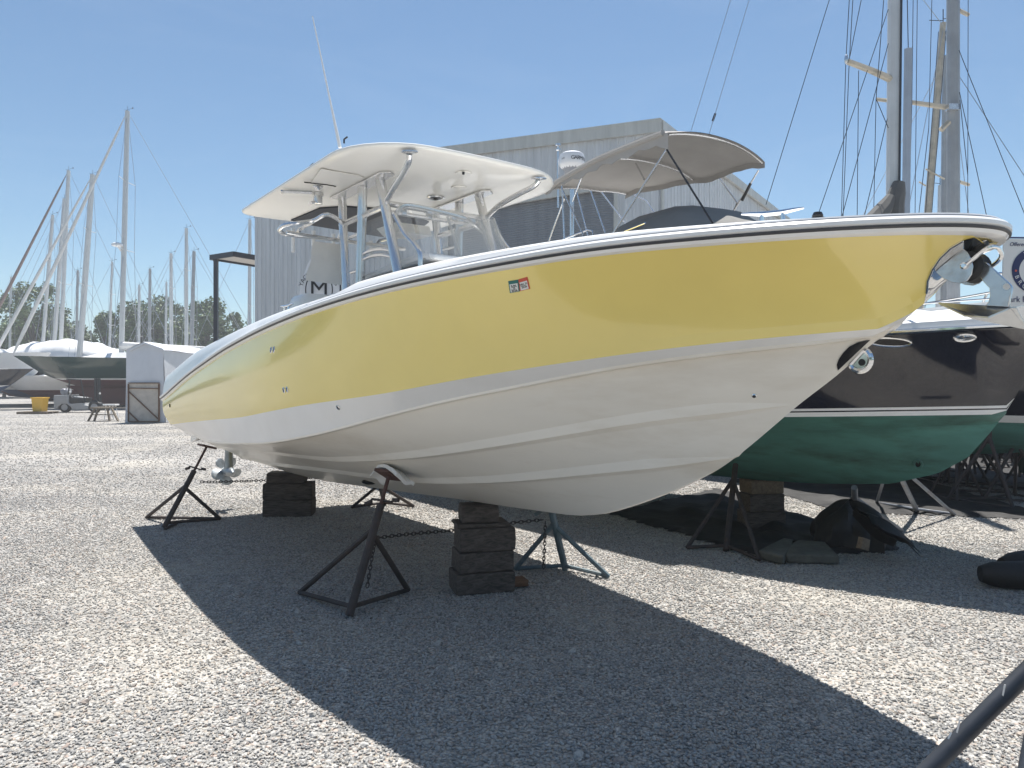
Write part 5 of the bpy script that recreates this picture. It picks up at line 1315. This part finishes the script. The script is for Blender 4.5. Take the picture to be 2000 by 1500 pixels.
for a,b in (((251,758),(311,759)),((251,764),(309,818)),((250,803),(271,823)),((251,748),(311,748)),((251,823),(311,823)),((310.5,750),(310.5,823)),((251,750),(251,823))):
    m=MB(); m.bar(S(*a,-.10),S(*b,-.10),.035,.10,up=(0,1,0)); m.build('door_brace',M['brownwood'],dr)
m=MB(); m.prism([S(252,686,-.1),S(281,672,-.1),S(318,684,-.1),S(318,681,-.1),S(281,668,-.1),S(252,682,-.1)],(0,.08,0)); m.build('gable_hem',M['sheet'],tn)
# trestle and stool
tr=thing('trestle','grey wooden trestle standing on the gravel left of the white shelter','trestle',G(201,823))
ty=G(201,823).y
def T(px,py,dy=0): return W(px,py,ty+dy)
m=MB()
for dy in (-.0,.55):
    for a,b in (((186,797),(172,823)),((218,797),(231,823)),((192,798),(184,822)),((210,798),(214,822))):
        n_=MB(); n_.bar(T(*a,dy),T(*b,dy),.05,.11,up=(0,1,0)); n_.build('leg',M['plank'],tr)
    n_=MB(); n_.bar(T(181,810,dy-.05),T(223,810,dy-.05),.04,.10,up=(0,1,0)); n_.build('cross_bar',M['plank'],tr)
MB().box(T(202,796.5,.28),(.78,.75,.07)).build('top_board',M['plank'],tr)
sl_=thing('plastic_stool','white folding stool behind the grey trestle','stool',V((W(217,818,34.5).x,34.5,0)))
sy=34.5
MB().box(W(217,790.5,sy),(.58,.4,.07)).build('seat',M['white'],sl_,bevel=.02)
for a,b in (((207,792),(204,819)),((226,792),(232,819)),((214,792),(222,819)),((221,792),(212,819))): MB().tube([W(*a,sy),V((W(*b,sy).x,sy,.015))],.018,6).build('leg',M['white'],sl_)
# pallet and yellow bin
pY=G(74,809).y; pc=V((W(74,808,pY+.6).x,pY+.6,0))
pl=thing('pallet','wooden pallet lying on the gravel under the yellow bin','pallet',pc)
for dy in (-.5,0,.5): MB().box(pc+V((0,dy,.055)),(1.65,.1,.09)).build('bearer',M['timber_pale'],pl)
for i in range(6): MB().box(pc+V((-.7+.28*i,0,.115)),(.2,1.2,.025)).build('slat',M['plank'],pl)
bn_=thing('plastic_bin','bright yellow square plastic bin standing on the pallet','bin',pc+V((.1,0,.13)))
bc=pc+V((.12,0,.13)); m=MB()
def sqr(h,z): return [bc+V((h*a,h*b,z)) for a,b in ((-1,-1),(1,-1),(1,1),(-1,1))]
m.grid([sqr(.02,.01),sqr(.25,0),sqr(.30,.72),sqr(.335,.72),sqr(.335,.78),sqr(.285,.78),sqr(.24,.04),sqr(.02,.05)],closed=True); m.build('bin_body',M['bin'],bn_,bevel=.01)
# forklift
fY=G(120,806).y
def Q(px,py,dy=0): return W(px,py,fY+dy)
fk=thing('forklift','old grey forklift with a gas bottle, parked in front of the green yacht','forklift',V((Q(155,806).x,fY,0)))
def slab(pts,name,mt,d0=0,d1=1.1,bev=.03): 
    m=MB(); m.prism([Q(*p,d0) for p in pts],(0,d1-d0,0)); return m.build(name,M[mt],fk,bevel=bev)
slab([(105,772),(133,771),(133,786),(137,789),(163,787),(165,791),(172,792),(172,800),(140,801),(138,795),(130,789),(120,789),(113,795),(111,800),(105,798),(104,780)],'body','forkgrey')
slab([(133,771),(137,772),(141,777),(163,777),(164,786),(163,787),(137,789),(133,786)],'engine_cover','forkdark',.1,1.0)
slab([(141,774),(162,776),(164,780),(162,785),(160,778),(141,777)],'seat','forkgrey',.25,.85)
def wheel(px,py,rpx,mt='black'):
    for dy in (.02,.88):
        c=Q(px,py,dy); r=rpx/F*fY; Mx=V((0,1,0)).to_track_quat('Z','Y').to_matrix()
        w_=MB().lathe(c,[(r*.6,0),(r*.95,0),(r,.05),(r,.18),(r*.95,.23),(r*.6,.23)],20,Mx).build('wheel',M['black'],fk)
        MB().lathe(c,[(r*.6,-.01),(r*.45,.03),(.05,.02),(.04,-.01),(.001,-.012)],16,Mx).build('rim',M['forkgrey'],w_)
wheel(126,795.5,10.5); wheel(184,795,11.5)
slab([(172,793),(174,787),(180,783),(188,783),(196,788),(198,795),(194,797),(190,789),(180,788),(176,794)],'mudguard','forkdark',-.02,.3)
for px in (133.5,):
    for dy in (.1,1.0): MB().tube([Q(px,772,dy),Q(136,742,dy)],.04,6).build('guard_post',M['forkdark'],fk)
for dy in (.1,1.0): MB().tube([Q(166,787,dy),Q(158,742,dy),Q(130,740.5,dy)],.035,6).build('guard_post',M['forkdark'],fk)
for i in range(5): MB().tube([Q(134+6*i,741.5,.1),Q(134+6*i,741.5,1.0)],.025,6).build('guard_bar',M['forkdark'],fk)
for px in (187,193.5):
    for dy in (.2,.9): m=MB(); m.bar(Q(px,797,dy),Q(px,739,dy),.12,.12); m.build('mast_channel',M['forkdark'],fk)
for py in (741,762,785): m=MB(); m.bar(Q(190,py,.2),Q(190,py,.9),.08,.1); m.build('mast_crossbar',M['forkdark'],fk)
m=MB(); m.bar(Q(197,797,.3),Q(197,772,.3),.05,.1); m.bar(Q(197,797,.8),Q(197,772,.8),.05,.1); m.bar(Q(197,800,.3),Q(212,800.5,.3),.1,.05); m.bar(Q(197,800,.8),Q(212,800.5,.8),.1,.05); m.build('fork',M['forkdark'],fk)
MB().tube([Q(172,786,.5),Q(168,774,.5)],.025,6).build('steering_column',M['forkdark'],fk)
cM=V((0,1,0)).to_track_quat('Z','Y').to_matrix(); MB().lathe(Q(122,765,.15),[(.02,0),(.15,.03),(.19,.1),(.19,.6),(.15,.68),(.02,.7)],16,cM).build('gas_bottle',M['groove'],fk)
MB().ball(Q(137,766,.05),.06,8).build('headlight',M['signw'],fk); MB().ball(Q(195,768.5,.0),.06,8).build('headlight',M['signw'],fk)

# ---------------------------------------------------------------- trees
def tree(label,px,Y,h,cw,seed,leaf='leaf',base=.25,nclump=30,per=270,ls=.42,lean=0):
    rnd=random.Random(seed); b=V(((px-1000)/F*Y,Y,0)); o=thing('tree',label,'tree',b,'trees beyond the yard')
    m=MB(); tp=b+V((lean,0,h*.8)); P=catmull([b,b+V((lean*.2+rnd.uniform(-.2,.2),0,h*.35)),tp],4); m.tube(P,[h*.026*(1-.8*i/(len(P)-1)) for i in range(len(P))],8)
    cl=[]
    for i in range(nclump):
        z=h*(base+(1-base)*rnd.random()**.8*.97); fz=(z/h-base)/(1-base); wr=cw*(math.sin(math.pi*min(1,.12+fz*.88))**.6)*(.25+.75*rnd.random()); a=rnd.uniform(0,6.283)
        c=b+V((lean*fz+wr*math.cos(a),wr*math.sin(a),z)); cl.append((c,cw*rnd.uniform(.22,.42)))
    for c,r in cl[:16]:
        a=b+V((lean*.3,0,h*rnd.uniform(.25,.5))); m.tube([a,a.lerp(c,.5)+V((0,0,.3)),c],[h*.009,h*.006,h*.002],5)
    m.build('trunk',M['bark'],o)
    m=MB()
    for c,r in cl:
        for i in range(per):
            d=V((rnd.gauss(0,1),rnd.gauss(0,1),rnd.gauss(0,.75))); d=d.normalized()*r*rnd.random()**.45; p=c+d; p.z=max(.3,p.z)
            u=V((rnd.gauss(0,1),rnd.gauss(0,1),rnd.gauss(0,.6))).normalized(); v_=u.cross(V((rnd.gauss(0,1),rnd.gauss(0,1),rnd.gauss(0,1)))).normalized(); s_=ls*rnd.uniform(.6,1.25)
            m.add([p-u*s_*.5,p+v_*s_*.32,p+u*s_*.5,p-v_*s_*.32],[(0,1,2,3)])
    m.build('crown',M[leaf],o,angle=180)
tree('tall open crowned tree behind the masts at far left',66,88,13.4,4.2,1,'leaf2',.42,22,170)
tree('bushy tree at the left edge behind the yachts',8,92,8.6,4.2,2,'leaf',.15)
tree('low bushy tree below the tall open tree at left',48,95,9.2,4.2,3,'leaf',.15)
tree('rounded tree between the tall left masts',112,94,9.3,4.0,4,'leaf2',.15)
tree('small rounded tree just left of the tallest mast',206,92,10.0,2.6,5,'leaf',.2)
tree('low tree behind the thick left mast',150,98,9.0,3.6,15,'leaf2',.12)
tree('broad tree right of the tallest mast, left one of the clump',272,93,11.7,3.6,6,'leaf',.2)
tree('broad tree in the middle of the clump above the white shelter',318,96,12.5,4.0,7,'leaf2',.18)
tree('low tree behind the shelter masts',352,99,10.2,3.6,8,'leaf',.15)
tree('dense dark tree behind the canopy post',405,93,11.7,3.8,9,'leaf',.15,34)
tree('dense tree right of the canopy post',446,95,10.6,3.6,10,'leaf2',.12,32)
# far woods around the yard
def woods(name,pts,h,n,seed,mt,ls):
    rnd=random.Random(seed); m=MB()
    for i in range(n):
        k=rnd.random()*(len(pts)-1); a=V(pts[int(k)]).lerp(V(pts[int(k)+1]),k-int(k))
        hh=h*(.55+.3*math.sin(a.x*.11+seed)+.15*math.sin(a.x*.37)+.12*math.sin(a.y*.3)); z=hh*rnd.random()**.7
        p=a+V((rnd.gauss(0,1.5),rnd.gauss(0,1.5),z)); u=V((rnd.gauss(0,1),rnd.gauss(0,1),rnd.gauss(0,.6))).normalized(); v_=u.cross(V((rnd.gauss(0,1),rnd.gauss(0,1),rnd.gauss(0,1)))).normalized(); s_=ls*rnd.uniform(.6,1.3)
        m.add([p-u*s_*.5,p+v_*s_*.35,p+u*s_*.5,p-v_*s_*.35],[(0,1,2,3)])
    return tag(m.build(name,M[mt],angle=180),kind='stuff')
woods('far_woods',[(-140,118,0),(-60,120,0),(30,122,0),(120,118,0)],7.5,9000,3,'leaf',1.5)
woods('woods_behind',[(60,-40,0),(20,-48,0),(-25,-46,0),(-60,-25,0),(-85,20,0),(-95,60,0)],14,9000,5,'leaf',1.6)

# lettering becomes plain mesh
bpy.context.view_layer.update(); dg=bpy.context.evaluated_depsgraph_get()
new=[]
for o,par,Mx in TXT: new.append((o.name,bpy.data.meshes.new_from_object(o.evaluated_get(dg)),par,Mx,o))
for nm,me,par,Mx,o in new:
    bpy.data.objects.remove(o); me.name=nm
    q=bpy.data.objects.new(nm,me); COL.objects.link(q)
    if par: q.parent=par
    q.matrix_local=Mx
